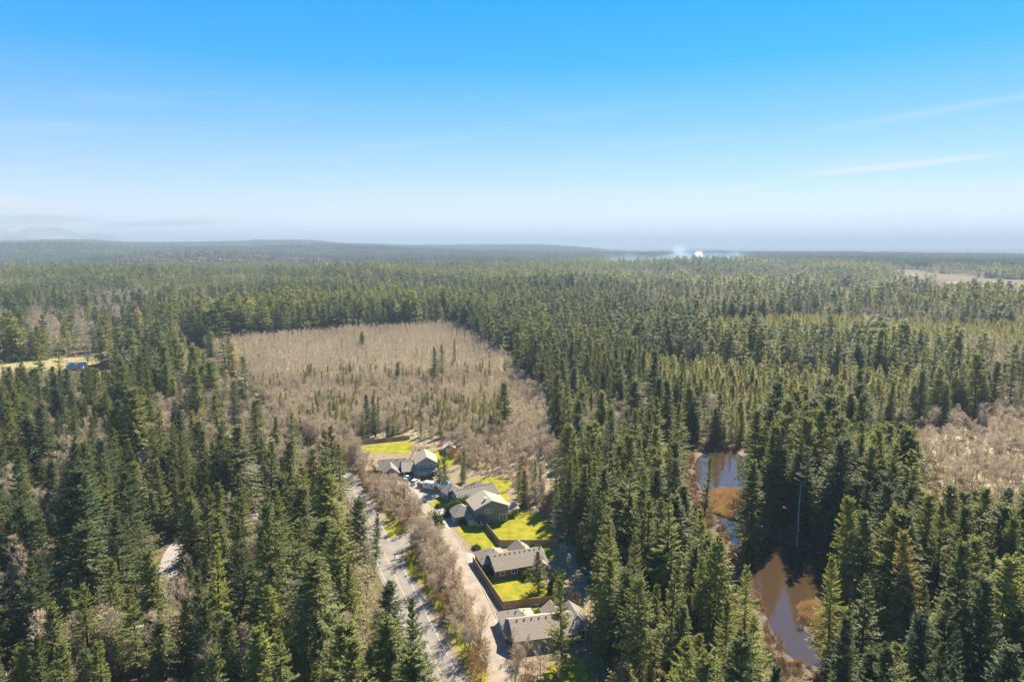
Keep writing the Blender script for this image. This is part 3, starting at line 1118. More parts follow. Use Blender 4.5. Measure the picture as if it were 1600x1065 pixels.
# belts of leafless trees in the village (pixel polygons of their feet)
BELTS = [([(560, 780), (542, 748), (512, 722), (470, 704), (420, 692), (400, 670), (470, 672), (540, 700), (575, 742), (592, 775)], 3.0, (8.5, 4.5), .8),
         ([(600, 850), (655, 838), (700, 850), (722, 900), (745, 945), (768, 1005), (781, 1075), (770, 1180), (750, 1100), (700, 985), (662, 920), (640, 880)], 2.4, (6.0, 5.0), .85),
         ([(540, 735), (600, 738), (632, 765), (668, 800), (680, 815), (655, 830), (628, 838), (612, 836), (590, 800), (572, 775)], 2.8, (6.5, 4), .85),
         ([(470, 680), (550, 702), (600, 722), (612, 737), (545, 745), (505, 712)], 3.0, (8.5, 4), .8),
         ([(640, 696), (700, 690), (780, 690), (850, 740), (868, 800), (864, 815), (830, 795), (800, 762), (790, 742), (730, 735), (700, 715), (690, 700)], 3.4, (6.0, 4.0), .6),
         ([(870, 800), (885, 860), (905, 935), (925, 1010), (905, 1010), (885, 930), (868, 860)], 4.0, (4, 4), .4),
         ([(798, 1000), (850, 1012), (845, 1040), (850, 1100), (790, 1100), (790, 1040)], 3.2, (3, 3.5), .6)]
for poly, sp, (h0, dh), dens in BELTS:
    x, y = grid_points(90, 480, sp)
    px, py = to_px(x, y, 0.0)
    k = inpoly(px, py, poly) & away_from_hand(x, y) & (rng.rand(len(x)) < dens + .25)
    k &= (dist_line(x, y, ROAD) > np.where(py < 790, 4.6, 6.3)) & (dist_line(x, y, LANE) > 3.0) & (dist_line(x, y, LINK) > 3.6)
    n = int(k.sum())
    tall = rng.rand(n) < .45
    hh = np.where(tall, h0 + dh * rng.rand(n), 2 + 1.5 * rng.rand(n))
    low = (px[k] > 566) & (px[k] < 650) & (py[k] < 775)          # keeps the low house and turning circle in view
    hh = np.where(low, np.minimum(hh, np.maximum((py[k] - 737) * .23, 1.6)), hh)
    NEAR.add(x[k], y[k], hh, np.where(tall, 3, 5), np.clip(.7 + rng.randn(n) * .2, 0, 1), np.where(tall, 1.25, 1.3))
PLANTS = NEAR.arr()

# ------------------------------------------------------------------ single trees and masses
NEARP = [FIR, CEDAR, SPIRE, ALDER, MAPLE, BRUSH]
FLAT = [p for g in NEARP for p in g]
OFFS = np.cumsum([0] + [len(g) for g in NEARP])
pick = rng.randint(0, 1000, len(PLANTS))
vari = np.array([OFFS[int(k)] + pick[i] % len(NEARP[int(k)]) for i, k in enumerate(PLANTS[:, 3])])
ph = np.array([FLAT[v].h for v in vari])
sz = PLANTS[:, 2] / ph
scl = np.stack([sz * PLANTS[:, 5] * rng.uniform(.94, 1.06, len(sz)), sz * PLANTS[:, 5] * rng.uniform(.94, 1.06, len(sz)), sz], 1)
rot = rng.rand(len(sz)) * 2 * np.pi
pz = hz(PLANTS[:, 0], PLANTS[:, 1])
apx, apy = to_px(PLANTS[:, 0], PLANTS[:, 1], pz + PLANTS[:, 2])
bpx, bpy_ = to_px(PLANTS[:, 0], PLANTS[:, 1], pz)
size_px = (bpy_ - apy)
shown = (apx > 2) & (apx < 1598) & (apy < 1050)
single = np.zeros(len(PLANTS), bool)
for kinds, most in (((0,), 300), ((1,), 300), ((2,), 300), ((3, 4), 300)):
    c = np.where(np.isin(PLANTS[:, 3], kinds) & shown)[0]
    c = c[np.argsort(-size_px[c])][:most]
    single[c] = True

# things one can find in the picture, for saying which tree is which: (x px, y px, phrase)
MARKS = [(20, 1045, 'the bottom left corner'), (150, 1050, 'the bottom edge far left'), (300, 1050, 'the bottom edge below the gravel drive'), (470, 985, 'the tall white-barked bare trees'),
         (600, 1050, 'the bottom end of the two-lane road'), (265, 870, 'the gravel drive in the left wood'), (20, 900, 'the lower left edge of the photo'), (20, 750, 'the middle of the left edge'), (20, 640, 'the left edge below the yellow field'),
         (90, 575, 'the yellow field on the left'), (160, 690, 'the deep left wood'), (150, 850, 'the left wood beside the gravel drive'), (385, 720, 'the hidden house in the left wood'), (355, 815, 'the gravel bend below the hidden house'), (300, 620, 'the far part of the left wood'),
         (450, 760, 'the wood left of the road'), (540, 800, 'the car on the road'), (550, 880, 'the road junction'), (500, 690, 'the lower left thicket corner'), (330, 545, 'the far left thicket tip'),
         (560, 600, 'the middle of the alder thicket'), (690, 560, 'the dark firs in the alder thicket'), (600, 650, 'the near end of the alder thicket'), (620, 770, 'the end of the village lane'), (700, 700, 'the small garden shed'), (740, 740, 'the long grey-roofed house'),
         (720, 920, 'the brown belt between road and lane'), (830, 760, 'the green lawn of the two-storey house'), (845, 890, 'the brown single-storey house'), (860, 985, 'the tan-roofed house at the bottom'), (810, 650, 'the pale alders right of the thicket'), (880, 600, 'the dark wood right of the thicket'),
         (900, 750, 'the brown edge above the tall strip'), (930, 880, 'the tall strip beside the brown house'), (950, 1040, 'the bottom edge beside the tan-roofed house'), (1060, 1040, 'the bottom edge in the middle right'), (1050, 900, 'the middle of the tall strip'), (1030, 760, 'the upper end of the tall strip'),
         (1130, 960, 'the brown pond water from the left'), (1130, 800, 'the orange reed island'), (1130, 690, 'the far end of the pond'), (1060, 640, 'the big fir left of the pond end'), (970, 660, 'the bare trees above the tall strip'), (1200, 620, 'the light green young plantation'), (1350, 600, 'the right part of the young plantation'),
         (1230, 750, 'the grey dead snag'), (1330, 720, 'the back of the pond stand'), (1480, 700, 'the pale bare wood on the right'), (1560, 640, 'the right edge above the bare wood'), (1300, 960, 'the orange reed bank'), (1400, 860, 'the dark cedar stand right of the pond'),
         (1440, 1040, 'the bottom edge right of the pond'), (1570, 1040, 'the bottom right corner of the photo'), (1560, 860, 'the right edge below the bare wood'), (1200, 1050, 'the bottom edge below the pond'), (760, 1040, 'the bottom end of the village lane'), (460, 560, 'the upper left alder thicket'), (620, 540, 'the upper alder thicket')]
ORD = ['closest', 'second closest', 'third closest', 'fourth closest', 'fifth closest', 'sixth closest', 'seventh closest', 'eighth closest', 'ninth closest', 'tenth closest', 'eleventh closest', 'twelfth closest', 'thirteenth closest', 'fourteenth closest', 'fifteenth closest', 'sixteenth closest', 'seventeenth closest', 'eighteenth closest', 'nineteenth closest', 'twentieth closest'] + ['%s closest' % w for w in ('twenty-first', 'twenty-second', 'twenty-third', 'twenty-fourth', 'twenty-fifth', 'twenty-sixth', 'twenty-seventh', 'twenty-eighth', 'twenty-ninth', 'thirtieth', 'thirty-first', 'thirty-second', 'thirty-third', 'thirty-fourth')]
KN = ['fir', 'cedar', 'hemlock', 'alder', 'maple', 'brush']
KLABEL = ['ragged fir', 'dense cedar', 'narrow hemlock', 'leafless alder', 'spreading leafless maple']
KCAT = ['fir tree', 'cedar tree', 'hemlock tree', 'bare tree', 'bare tree']
KGROUP = ['fir trees of the wood', 'cedar trees of the wood', 'hemlock trees of the wood', 'leafless trees', 'leafless trees']


def tone(k, t):
    if k < 3:
        return 'dark green' if t < .3 else 'green' if t < .48 else 'olive green' if t < .68 else 'yellow-green' if t < .9 else 'rust-brown'
    return 'grey' if t < .35 else 'tan' if t < .68 else 'pinkish tan'


def plant_singles():
    idx = np.where(single)[0]
    mk = np.array([(m[0], m[1]) for m in MARKS], float)
    cx, cy_ = apx[idx], np.minimum((apy[idx] * .6 + bpy_[idx] * .4), 1060)
    d = np.hypot(cx[:, None] - mk[None, :, 0], (cy_[:, None] - mk[None, :, 1]))
    near = d.argmin(1)
    side = {}
    for j, i in enumerate(idx):
        k = int(PLANTS[i, 3])
        m = near[j]
        dx, dy = cx[j] - mk[m, 0], cy_[j] - mk[m, 1]
        w = ('right of' if dx > 0 else 'left of') if abs(dx) > abs(dy) else ('below' if dy > 0 else 'above')
        if d[j, m] < 14:
            w = 'right at'
        side.setdefault((k, tone(k, PLANTS[i, 4]), m, w), []).append((d[j, m], j))
    labels = {}
    for (k, tn, m, w), lst in side.items():
        lst.sort()
        for r, (_, j) in enumerate(lst):
            labels[j] = '%s %s %s %s' % (tn, KLABEL[k], w, MARKS[m][2]) + ('' if len(lst) == 1 else ', ' + ORD[min(r, len(ORD) - 1)])
    for j, i in enumerate(idx):
        k = int(PLANTS[i, 3])
        p = FLAT[vari[i]]
        o = empty(KN[k] + '_tree', (PLANTS[i, 0], PLANTS[i, 1], pz[i]), rot[i])
        o.scale = scl[i]
        o.rotation_euler = (float(rng.randn()) * .03, float(rng.randn()) * .03, rot[i])
        tag(o, labels[j], KCAT[k], KGROUP[k])
        for nm, me in (('trunk', p.trunk), ('crown' if k < 3 else 'branches', p.crown)):
            c = bpy.data.objects.new(nm, me)
            COL.objects.link(c)
            c.parent = o
            c['tint'] = float(PLANTS[i, 4])


plant_singles()


def mass(name, label, cat, kinds):
    s = ~single & np.isin(PLANTS[:, 3], kinds)
    p3 = np.stack([PLANTS[s, 0], PLANTS[s, 1], pz[s]], 1)
    lo, hi = OFFS[min(kinds)], OFFS[max(kinds) + 1]
    stuff(name, label, cat, FLAT[lo:hi], p3, vari[s] - lo, scl[s], rot[s], PLANTS[s, 4])


mass('conifer_forest', 'dense evergreen forest of the near woods behind the front trees', 'forest', (0, 1, 2))
mass('alder_thicket', 'pinkish tan leafless alder thicket filling the cleared lot', 'thicket', (3, 4))
mass('undergrowth', 'low brown leafless brush on the forest floor and verges', 'brush', (5,))


# ---- middle distance
def far_mass(name_c, name_b, lab_c, lab_b, r0, r1, sp, pc, pb):
    P = Plants()
    x, y = grid_points(max(60, r0 * .7), r1, sp, rmin=r0, rmax=r1)
    conifer_rows(x, y, P)
    if r0 < 1000:
        x, y = grid_points(r0 * .7, 1000, 3.6, rmin=r0, rmax=1000)
        zz = zones(x, y)
        k = zz['lot'] & away_from_hand(x, y)
        P.add(x[k], y[k], (7.0 + 3 * fbm(x, y, 40, 4) + rng.randn(len(x)) * .8)[k], 3, np.clip(.72 + .5 * (fbm(x, y, 35, 3) - .5) + rng.randn(len(x)) * .12, 0, 1)[k], 1.3)
        px, py = to_px(x, y, 0.0)
        k = zz['lot'] & (rng.rand(len(x)) < np.where(fbm(x, y, 60, 12) > .52, .05, .006)) & (px < 790)
        P.add(x[k], y[k], (6 + 5 * rng.rand(len(x)))[k], 2, np.clip(.5 + rng.randn(len(x)) * .15, .2, .85)[k], 1.4)
    A = P.arr()
    A = A[hz(A[:, 0], A[:, 1]) > -8]
    for bare, nm, lab, pr in ((False, name_c, lab_c, pc), (True, name_b, lab_b, pb)):
        S = A[(A[:, 3] >= 3) == bare]
        n = len(S)
        if bare:
            v = rng.randint(0, len(pr), n)
        else:
            kk = S[:, 3].astype(int)
            offs = np.cumsum([0] + [len(g) for g in pr])
            pk = rng.randint(0, 1000, n)
            ln = np.array([len(g) for g in pr])
            v = offs[np.minimum(kk, len(pr) - 1)] + pk % ln[np.minimum(kk, len(pr) - 1)]
        flat = pr if bare else [p for g in pr for p in g]
        hh = np.array([p.h for p in flat])[v]
        s = S[:, 2] / hh
        sc3 = np.stack([s * S[:, 5], s * S[:, 5], s], 1)
        stuff(nm, lab, 'forest', flat, np.stack([S[:, 0], S[:, 1], hz(S[:, 0], S[:, 1])], 1), v, sc3, rng.rand(n) * 6.28, S[:, 4])


far_mass('middle_conifer_forest', 'middle_bare_wood', 'evergreen forest stretching behind the cleared lot', 'leafless woods mixed into the forest behind the lot', NEAR_R, 1300, 8.8, [FIR1, CEDAR1, SPIRE1], ALDER1)
far_mass('distant_conifer_forest', 'distant_bare_wood', 'distant blue-green evergreen forest towards the horizon', 'distant brown leafless woods towards the horizon', 1300, 2900, 11.0, [FIR2], ALDER2)


# ---- far country: whole patches of wood
def patch(seed, bare):
    rs = np.random.RandomState(seed)
    qs = []
    for k in range(70):
        b = rs.rand() < bare
        t = rs.rand()
        x, y = rs.uniform(-55, 55, 2)
        h = rs.uniform(9, 15) if b else rs.uniform(12, 27)
        r = rs.uniform(5, 7) if b else rs.uniform(4.2, 6.4)
        n = 5
        a = rs.rand() * 6.28 + np.arange(n + 1) * 2 * np.pi / n
        top = np.array([x, y, h])
        rr = r * rs.uniform(.75, 1.2, n)
        rr = np.append(rr, rr[0])
        zlow = h * .08
        low = np.stack([x + np.cos(a) * rr, y + np.sin(a) * rr, np.full(n + 1, zlow)], 1)
        m_ = np.stack([x + np.cos(a) * rr * (.9 if b else .52), y + np.sin(a) * rr * (.9 if b else .52), np.full(n + 1, h * (.7 if b else .52))], 1)
        for i in range(n):
            qs.append((np.stack([low[i], low[i + 1], m_[i + 1], m_[i]]), b))
            qs.append((np.stack([m_[i], m_[i + 1], top, top + rs.randn(3) * .05]), b))
    q = np.stack([a for a, _ in qs])
    return np_mesh('wood_patch', q, np.array([int(b) for _, b in qs]), [M['conifer'], M['brush']])


patches = [patch(800 + k, b) for k, b in enumerate((.05, .1, .2, .35, .6, .85))]
x, y = grid_points(2300, 11500, 88, rmin=2850, rmax=11000, jit=.3)
zt = hz(x, y)
k = (zt > -6) & (rng.rand(len(x)) < .97)
x, y, zt = x[k], y[k], zt[k]
bn = np.clip((fbm(x, y, 500, 14) - .33) / .38 * 6 + rng.randn(len(x)) * .8, 0, 5).astype(int)
stuff('horizon_forest', 'hazy far forest running to the horizon', 'forest', patches, np.stack([x, y, zt], 1), bn, np.ones((len(x), 3)) * rng.uniform(.85, 1.15, (len(x), 1)), rng.rand(len(x)) * 6.28, np.clip(.3 + rng.randn(len(x)) * .12, 0, .8))

# ------------------------------------------------------------------ village ground: verges, roads, lawns, pond
M['verge'] = mat('dry_verge', (.14, .105, .062), (.23, .18, .10), .5, 7, rough=.95, bump=.12, bscale=2.5)
M['asphalt'] = mat('worn_asphalt', (.15, .134, .116), (.21, .187, .16), .35, 8, rough=.9, bump=.01, bscale=30)
M['lane_asphalt'] = mat('dusty_lane_asphalt', (.20, .165, .125), (.28, .23, .175), .3, 8, rough=.92, bump=.01, bscale=30)
M['concrete'] = mat('driveway_concrete', (.26, .225, .185), (.33, .29, .24), .8, 6, rough=.9)
M['gravel'] = mat('gravel_drive', (.20, .18, .165), (.30, .275, .25), 1.2, 8, rough=.95, bump=.05, bscale=8)
M['yellow_paint'] = mat('yellow_line_paint', (.46, .31, .12), (.33, .25, .15), 3, rough=.8)
M['white_paint'] = mat('white_line_paint', (.55, .54, .5), (.42, .41, .38), 3, rough=.8)
M['field'] = mat('winter_field', (.22, .21, .05), (.27, .20, .11), .09, 7, rough=.95)
M['mud'] = mat('pond_mud', (.055, .04, .032), (.13, .085, .06), .4, 7, rough=.85, bump=.2, bscale=2)


def lawn_material():
    m, nt, N, L, out = nodes_of('lawn_grass')
    tc = N('ShaderNodeTexCoord')
    a = N('ShaderNodeTexNoise')
    a.inputs['Scale'].default_value = .32
    a.inputs['Detail'].default_value = 6
    a.inputs['Roughness'].default_value = .6
    L(tc.outputs['Object'], a.inputs['Vector'])
    r = ramp_node(N, [(.3, (.12, .135, .016)), (.46, (.195, .19, .02)), (.58, (.25, .22, .022)), (.70, (.27, .215, .05))])
    L(a.outputs['Fac'], r.inputs[0])
    c = N('ShaderNodeTexNoise')
    c.inputs['Scale'].default_value = 5
    c.inputs['Detail'].default_value = 4
    L(tc.outputs['Object'], c.inputs['Vector'])
    d = N('ShaderNodeBsdfPrincipled')
    d.inputs['Roughness'].default_value = .85
    d.inputs['Specular IOR Level'].default_value = .0
    L(r.outputs[0], d.inputs['Base Color'])
    bp = N('ShaderNodeBump')
    bp.inputs['Distance'].default_value = .09
    L(c.outputs['Fac'], bp.inputs['Height'])
    L(bp.outputs[0], d.inputs['Normal'])
    L(d.outputs[0], out.inputs[0])
    return m


M['lawn'] = lawn_material()


def water_material():
    m, nt, N, L, out = nodes_of('pond_water')
    b = N('ShaderNodeBsdfPrincipled')
    b.inputs['Base Color'].default_value = (.048, .03, .015, 1)
    b.inputs['Roughness'].default_value = .035
    b.inputs['IOR'].default_value = 1.65
    tc = N('ShaderNodeTexCoord')
    nz = N('ShaderNodeTexNoise')
    nz.inputs['Scale'].default_value = 1.3
    nz.inputs['Detail'].default_value = 3
    L(tc.outputs['Object'], nz.inputs['Vector'])
    bp = N('ShaderNodeBump')
    bp.inputs['Distance'].default_value = .012
    L(nz.outputs['Fac'], bp.inputs['Height'])
    L(bp.outputs[0], b.inputs['Normal'])
    L(b.outputs[0], out.inputs[0])
    return m


M['water'] = water_material()
gp = lambda pts: [G(*p) for p in pts]
sheet('verge_ground', smooth_poly(gp(PX_RES), 2, jitter=.4), .012, M['verge'])
PX_BANK = [(1070, 700), (1172, 697), (1180, 770), (1178, 818), (1205, 828), (1250, 846), (1310, 860), (1352, 885), (1330, 935), (1380, 975), (1420, 1020), (1420, 1070), (1222, 1055), (1186, 960), (1146, 880), (1106, 800), (1084, 765)]
sheet('pond_bank', smooth_poly(gp(PX_BANK), 2, jitter=.5, seed=2), .02, M['mud'])
sheet('pond', smooth_poly(gp(PX_POND), 2, jitter=.25, seed=3), .06, M['water'])
M['dry_grass'] = mat('dry_grass', (.21, .18, .09), (.34, .265, .16), .10, 8, rough=.95, bump=.2, bscale=1.2)
sheet('thicket_ground', smooth_poly(gp(PX_LOT), 1), .008, M['dry_grass'])
sheet('bare_wood_ground', smooth_poly(gp(PX_BARE_R), 1), .008, M['dry_grass'])
sheet('field', smooth_poly(gp(PX_FIELD), 2), .02, M['field'])
tag(ribbon('road', ROAD, lambda t: 4.1 - 1.1 * float(sstep(.3, .45, t)), .024, M['asphalt']), kind='structure')
for nm, off, w, m in (('centre_line', .1, .045, 'yellow_paint'), ('centre_line', -.1, .045, 'yellow_paint'), ('edge_line', 3.1, .05, 'white_paint'), ('edge_line', -3.1, .05, 'white_paint')):
    tag(ribbon(nm, ROAD, w, .030, M[m], off=off), kind='structure')
tag(ribbon('link_road', LINK, 4.2, .032, M['asphalt']), kind='structure')
tag(ribbon('lane', LANE, 2.35, .036, M['lane_asphalt']), kind='structure')
c = G(614, 747)
sheet('turning_circle', [(c.x + 7.5 * math.cos(a * .2618), c.y + 8.5 * math.sin(a * .2618)) for a in range(24)], .042, M['lane_asphalt'])
tag(ribbon('gravel_drive', DRIVE_LEFT, 2.6, .03, M['gravel']), kind='structure')
tag(ribbon('grass_verge', ROAD[:5], 1.7, .020, M['lawn'], off=-7.6), kind='structure')


def kerb(pts, off):
    p = smooth_poly(pts, 3, closed=False)
    b = MB()
    for i in range(len(p) - 1):
        d = (p[i + 1] - p[i]).normalized()
        n = Vector((-d.y, d.x))
        q = [p[i] + n * (off - .12), p[i + 1] + n * (off - .12), p[i + 1] + n * (off + .12), p[i] + n * (off + .12)]
        b.prism(q, 0, .15)
    tag(b.build('kerb', M['concrete']), kind='structure')


kerb(LANE[1:], -2.5)
kerb(LANE[5:], 2.5)
LAWNS = [[(552, 708), (562, 698), (600, 693), (640, 688), (645, 693), (641, 709), (612, 708), (582, 706)],
         [(620, 733), (640, 725), (638, 742), (624, 742)],
         [(648, 712), (665, 704), (690, 706), (716, 704), (716, 722), (695, 732), (660, 720)],
         [(664, 781), (676, 774), (690, 771), (704, 778), (703, 790), (688, 794), (674, 793)],
         [(724, 752), (757, 745), (794, 746), (800, 760), (785, 768), (802, 782), (796, 792), (770, 775)],
         [(711, 822), (735, 812), (757, 818), (782, 852), (764, 860), (742, 855), (722, 838)],
         [(756, 821), (790, 812), (804, 792), (835, 803), (866, 812), (868, 851), (781, 851)],
         [(786, 856), (840, 853), (868, 853), (866, 872), (846, 878), (800, 870)],
         [(748, 885), (776, 905), (830, 897), (862, 912), (864, 938), (788, 949)],
         [(800, 955), (866, 944), (915, 948), (918, 985), (880, 1000), (850, 965)],
         [(848, 1035), (915, 1020), (940, 1120), (850, 1140)], [(628, 880), (652, 868), (668, 890), (655, 915)], [(598, 815), (612, 826), (622, 840), (606, 840)]]
for k, pl in enumerate(LAWNS):
    sheet('lawn', smooth_poly(gp(pl), 2, jitter=.12, seed=k), .046 + .001 * k, M['lawn'])
for k, pl in enumerate([[(672, 800), (700, 790), (716, 789), (714, 802), (735, 806), (722, 815), (700, 826)], [(725, 862), (748, 866), (757, 876), (748, 884), (733, 884)], [(772, 968), (800, 960), (806, 975), (778, 990)], [(640, 762), (636, 748), (655, 742), (664, 760), (690, 772), (672, 785), (655, 777)], [(604, 740), (620, 734), (628, 742), (618, 750)]]):
    sheet('driveway', gp(pl), .064 + .001 * k, M['concrete'])

# ------------------------------------------------------------------ houses
WALLC = {'sage': (.20, .215, .17), 'blue': (.17, .20, .24), 'brown': (.17, .125, .095), 'tan': (.38, .33, .26), 'grey': (.27, .27, .26), 'cream': (.55, .5, .4), 'white': (.7, .69, .66), 'pale_green': (.38, .42, .36)}
for k, c_ in WALLC.items():
    M['wall_' + k] = mat('siding_' + k, c_, tuple(v * .86 for v in c_), 2.2, rough=.8, stretch=(.3, .3, 6))
ROOFC = {'grey': ((.15, .13, .11), (.215, .19, .155)), 'brown': ((.195, .16, .12), (.265, .22, .165)), 'tan': ((.25, .205, .155), (.325, .27, .205)), 'dark': ((.07, .065, .06), (.11, .10, .095)), 'pink': ((.36, .29, .25), (.42, .35, .30)), 'metal': ((.32, .34, .36), (.4, .42, .44))}
for k, (a, b) in ROOFC.items():
    M['roof_' + k] = mat('shingles_' + k, a, b, 2.4, 8, rough=.92, bump=.03, bscale=9)
M['trim'] = mat('white_trim', (.72, .71, .68), (.66, .65, .61), 4, rough=.6)
M['glass'] = mat('window_glass', (.02, .028, .035), (.035, .045, .055), .6, rough=.06, spec=.8)
M['garage'] = mat('garage_door_paint', (.52, .53, .54), (.46, .47, .48), 3, rough=.6)
M['blue_garage'] = mat('blue_garage_paint', (.16, .21, .27), (.14, .18, .24), 3, rough=.6)
M['door'] = mat('front_door_paint', (.10, .05, .035), (.13, .07, .05), 3, rough=.5)
M['fence'] = mat('cedar_fence', (.24, .15, .08), (.36, .24, .13), 1.4, 6, rough=.9, stretch=(5, 5, .5))
M['black'] = mat('black_plastic', (.02, .02, .022), (.03, .03, .032), 4, rough=.6)


def roof_mesh(x0, x1, y0, y1, zw, kind, zr, o=.5, th=.2):
    """closed roof body: gable along x / along y, hip, or lean-to"""
    b = MB()
    if kind == 'gy':
        w = (x1 - x0) / 2
        s = (zr - zw) / w
        ze, xm = zw - s * o, (x0 + x1) / 2
        sec = [(x0 - o, ze), (xm, zr), (x1 + o, ze), (x1 + o, ze - th), (xm, zr - th * 1.3), (x0 - o, ze - th)]
        v = [(p[0], y0 - o, p[1]) for p in sec] + [(p[0], y1 + o, p[1]) for p in sec]
    elif kind == 'gx':
        w = (y1 - y0) / 2
        s = (zr - zw) / w
        ze, ym = zw - s * o, (y0 + y1) / 2
        sec = [(y0 - o, ze), (ym, zr), (y1 + o, ze), (y1 + o, ze - th), (ym, zr - th * 1.3), (y0 - o, ze - th)]
        v = [(x0 - o, p[0], p[1]) for p in sec] + [(x1 + o, p[0], p[1]) for p in sec]
    elif kind == 'lean':
        sec = [(y0 - o, zw), (y1, zr), (y1, zr - th), (y0 - o, zw - th)]
        v = [(x0 - o, p[0], p[1]) for p in sec] + [(x1 + o, p[0], p[1]) for p in sec]
        b.add(v, [(0, 1, 2, 3), (7, 6, 5, 4), (0, 4, 5, 1), (1, 5, 6, 2), (2, 6, 7, 3), (3, 7, 4, 0)])
        return b
    else:
        w = min(x1 - x0, y1 - y0) / 2
        s = (zr - zw) / w
        ze = zw - s * o
        X0, X1, Y0, Y1 = x0 - o, x1 + o, y0 - o, y1 + o
        ym, xm = (y0 + y1) / 2, (x0 + x1) / 2
        if x1 - x0 >= y1 - y0:
            ra, rb = (x0 + w, ym), (x1 - w + .01, ym)
        else:
            ra, rb = (xm, y0 + w), (xm, y1 - w + .01)
        v = [(X0, Y0, ze - th), (X1, Y0, ze - th), (X1, Y1, ze - th), (X0, Y1, ze - th), (X0, Y0, ze), (X1, Y0, ze), (X1, Y1, ze), (X0, Y1, ze), (*ra, zr), (*rb, zr)]
        f = [(3, 2, 1, 0), (0, 1, 5, 4), (1, 2, 6, 5), (2, 3, 7, 6), (3, 0, 4, 7)]
        if x1 - x0 >= y1 - y0:
            f += [(4, 5, 9, 8), (5, 6, 9), (6, 7, 8, 9), (7, 4, 8)]
        else:
            f += [(4, 5, 8), (5, 6, 9, 8), (6, 7, 9), (7, 4, 8, 9)]
        b.add(v, f)
        return b
    b.add(v, [(0, 1, 2, 3, 4, 5)[::-1], (6, 7, 8, 9, 10, 11)] + [(i, (i + 1) % 6, 6 + (i + 1) % 6, 6 + i) for i in range(6)])
    return b


def wall_mesh(x0, x1, y0, y1, zw, kind, zr):
    b = MB()
    zt = zr - .22
    if kind == 'gy':
        xm = (x0 + x1) / 2
        sec = [(x0, -.1), (x1, -.1), (x1, zw - .05), (xm, zt), (x0, zw - .05)]
        v = [(p[0], y0, p[1]) for p in sec] + [(p[0], y1, p[1]) for p in sec]
    elif kind == 'gx':
        ym = (y0 + y1) / 2
        sec = [(y0, -.1), (y1, -.1), (y1, zw - .05), (ym, zt), (y0, zw - .05)]
        v = [(x0, p[0], p[1]) for p in sec] + [(x1, p[0], p[1]) for p in sec]
    else:
        b.box(x0, x1, y0, y1, -.1, zw - .25)
        return b
    b.add(v, [(0, 1, 2, 3, 4), (9, 8, 7, 6, 5)] + [(i, (i + 1) % 5, 5 + (i + 1) % 5, 5 + i) for i in range(5)])
    return b


def opening(house, block, face, u, z, w, h, what='window', m_=None):
    """window / door on one face of a block; u from the face's left end seen from outside the front"""
    x0, x1, y0, y1 = block[:4]
    if face == 'y0':
        org, ax, nn = Vector((x0 + u, y0, z)), Vector((1, 0, 0)), Vector((0, -1, 0))
    elif face == 'x0':
        org, ax, nn = Vector((x0, y1 - u, z)), Vector((0, -1, 0)), Vector((-1, 0, 0))
    elif face == 'x1':
        org, ax, nn = Vector((x1, y0 + u, z)), Vector((0, 1, 0)), Vector((1, 0, 0))
    else:
        org, ax, nn = Vector((x1 - u, y1, z)), Vector((-1, 0, 0)), Vector((0, 1, 0))
    up = Vector((0, 0, 1))

    def bar(b, u0, u1, z0, z1, d):
        q = [org + ax * a + up * c + nn * e for e in (-.02, d) for (a, c) in ((u0, z0), (u1, z0), (u1, z1), (u0, z1))]
        b.add(q, [(0, 1, 2, 3), (7, 6, 5, 4), (0, 4, 5, 1), (1, 5, 6, 2), (2, 6, 7, 3), (3, 7, 4, 0)])
    p = MB()
    bar(p, -w / 2, w / 2, 0, h, .03)
    if what == 'window':
        o = p.build('window', M['glass'], house)
        f = MB()
        t = .14
        bar(f, -w / 2 - t, w / 2 + t, -t, .02, .09)
        bar(f, -w / 2 - t, w / 2 + t, h - .02, h + t, .09)
        bar(f, -w / 2 - t, -w / 2 + .02, .02, h - .02, .085)
        bar(f, w / 2 - .02, w / 2 + t, .02, h - .02, .085)
        if w > 1.3:
            bar(f, -.05, .05, .02, h - .02, .07)
        f.build('frame', M['trim'], o)
    elif what == 'garage_door':
        o = p.build('garage_door', m_ or M['garage'], house)
        f = MB()
        for k in range(4):
            bar(f, -w / 2 + .08, w / 2 - .08, .06 + k * h / 4, (k + 1) * h / 4 - .04, .06)
        f.build('panel', m_ or M['garage'], o)
        f = MB()
        bar(f, -w / 2 - .16, w / 2 + .16, h + .005, h + .2, .075)
        bar(f, -w / 2 - .16, -w / 2 - .005, 0, h, .07)
        bar(f, w / 2 + .005, w / 2 + .16, 0, h, .07)
        f.build('frame', M['trim'], o)
    else:
        o = p.build('door', m_ or M['door'], house)
        f = MB()
        bar(f, -w / 2 - .12, w / 2 + .12, h + .005, h + .14, .07)
        bar(f, -w / 2 - .12, -w / 2 - .005, 0, h, .065)
        bar(f, w / 2 + .005, w / 2 + .12, 0, h, .065)
        f.build('frame', M['trim'], o)
        f = MB()
        bar(f, w / 2 - .16, w / 2 - .10, 1.0, 1.06, .1)
        f.build('handle', M['trim'], o)


